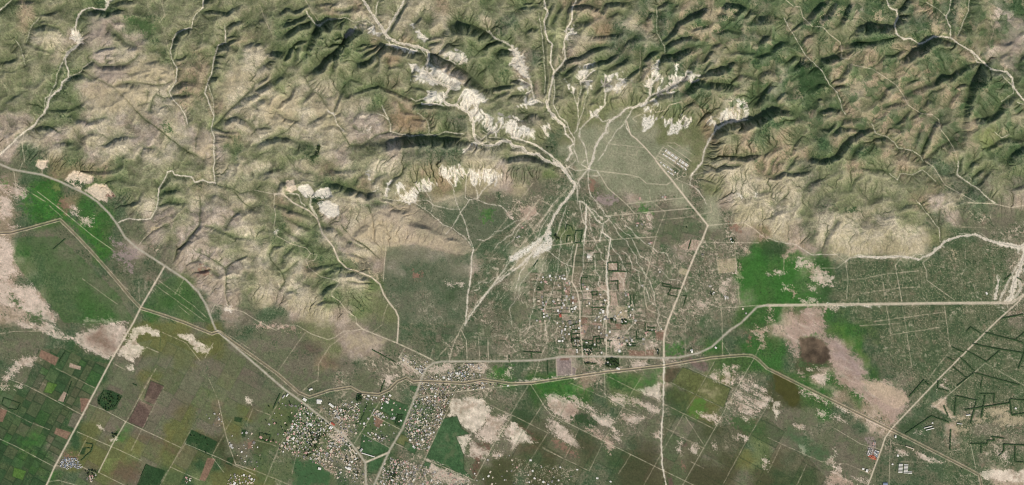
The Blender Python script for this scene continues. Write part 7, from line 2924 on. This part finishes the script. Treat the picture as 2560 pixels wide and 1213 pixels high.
# bushes of the scrub, thick where the cover is green and dark
dens = np.clip(bush - 0.08, 0, 1) * sstep(-0.25, 0.35, N60 + 0.6 * N14) * 0.08
dark_ok = (C.sum(-1) < 1.32)
taken = np.isin(ID, [k for k, q in REG.items() if q[0] in ('road', 'track', 'canal', 'river_bed', 'stream_bed', 'pond', 'bare_soil', 'field')])
pick = (RNG.random(SHAPE) < dens) & dark_ok & ~taken & (gx > -60) & (gx < 2620) & (gy > -60) & (gy < 1280)
jy, jx = np.nonzero(pick)
bs = RNG.uniform(1.3, 3.0, len(jx)).astype(np.float32)
B_ = np.stack([gx[jy, jx] + RNG.uniform(-1, 1, len(jx)), gy[jy, jx] + RNG.uniform(-1, 1, len(jx)), bs, Z[jy, jx] + 0.2, np.full(len(jx), .8)], -1).astype(np.float32)
SHRUB = [plain_material("shrub_leaves", (64, 80, 52), 0.8, 0.3, 0.3), plain_material("grey_shrub_leaves", (80, 90, 64), 0.8, 0.3, 0.3), plain_material("deep_shrub_leaves", (50, 70, 44), 0.8, 0.3, 0.3)]
blob_field('scrub', B_, 'low thorny scrub dotted over plain and hills', SHRUB, 71)

HEDGE_LEAF = [plain_material('hedge_leaves', (74, 98, 62), .8, .3, .5), plain_material('deep_hedge_leaves', (56, 80, 50), .8, .3, .5)]
# hedges: each one its own
HEDGE_LIST = []
parse(HEDGES, lambda h, p: HEDGE_LIST.append(p))
seen = {}
for pts in HEDGE_LIST:
    rng = np.random.default_rng(len(seen) + 300)
    hb = Mesh()
    tot = sum(math.hypot(pts[k + 1][0] - pts[k][0], pts[k + 1][1] - pts[k][1]) for k in range(len(pts) - 1))
    mx_, my_ = pts[len(pts) // 2]
    OX, OY = world_xy(mx_, my_)
    oz = ground_z(mx_, my_)
    for k in range(len(pts) - 1):
        (ax, ay), (bx, by) = pts[k], pts[k + 1]
        L = math.hypot(bx - ax, by - ay)
        n = max(2, int(L / 1.1))
        for s in range(n):
            t = (s + rng.uniform(0, 1)) / n
            if rng.random() < 0.08:
                continue
            px, py = ax + (bx - ax) * t + rng.normal() * .35, ay + (by - ay) * t + rng.normal() * .35
            X, Y = world_xy(px, py)
            zz = ground_z(px, py) - oz
            R = rng.uniform(2.4, 3.9) * (0.75 if pts[0][0] < 1750 else 1.1)
            for q in range(13):
                d = rng.normal(size=3); d /= np.linalg.norm(d); d[2] = abs(d[2]) + .5; d /= np.linalg.norm(d)
                hb.leaf(np.array([X - OX, Y - OY, zz + 1.2]) + d * R * np.array([1, 1, .9]), d, rng.uniform(1.0, 1.7), int(rng.integers(0, 2)))
    ext = math.hypot(pts[-1][0] - pts[0][0], pts[-1][1] - pts[0][1])
    shape = 'closed ring of' if ext < .25 * tot and len(pts) > 3 else 'L shaped' if len(pts) == 3 and ext < .93 * tot else 'bent' if len(pts) > 2 and ext < .97 * tot else 'straight'
    size = 'long' if tot > 75 else 'medium' if tot > 32 else 'short'
    dx, dy = pts[-1][0] - pts[0][0], pts[-1][1] - pts[0][1]
    ang = math.degrees(math.atan2(-dy, dx)) % 180
    run = 'running east to west' if ang < 14 or ang > 166 else 'running north to south' if 76 < ang < 104 else 'running up to the right' if ang < 76 else 'running down to the right'
    pl = place(mx_, my_)
    pp = [p[0] for p in PLACES if p[1] == pl][0]
    ddx, ddy = mx_ - pp[0], my_ - pp[1]
    side = ('north' if ddy < 0 else 'south') if abs(ddy) > abs(ddx) else ('west' if ddx < 0 else 'east')
    far = 'far ' if math.hypot(ddx, ddy) > 95 else 'just ' if math.hypot(ddx, ddy) < 35 else ''
    lb = f"{size} {shape} dark hedge {run} {far}{side} of {pl}" if 'ring' not in shape else f"{size} {shape} dark hedge {far}{side} of {pl}"
    if len(lb.split()) > 13:
        lb = lb.replace(' running', '').replace('far ', '').replace('just ', '')
    c = seen.get(lb, 0)
    seen[lb] = c + 1
    if c:
        lb = lb.replace(' dark hedge', ' ' + ['', 'thick', 'deep green', 'ragged', 'narrow', 'bushy', 'patchy'][min(c, 6)] + ' dark hedge')
        if len(lb.split()) > 15:
            lb = lb.replace('far ', '').replace('just ', '').replace(' running', '')
        while lb in seen:
            lb = lb + ' too'
        seen[lb] = 1
    while len(lb.split()) > 15:
        lb = lb.replace(' running', '') if ' running' in lb else lb.rsplit(' ', 1)[0]
    o = link('hedge', hb.build('hedge', HEDGE_LEAF), None, (OX, OY, oz))
    tag(o, lb, 'hedge', 'dark field hedges')
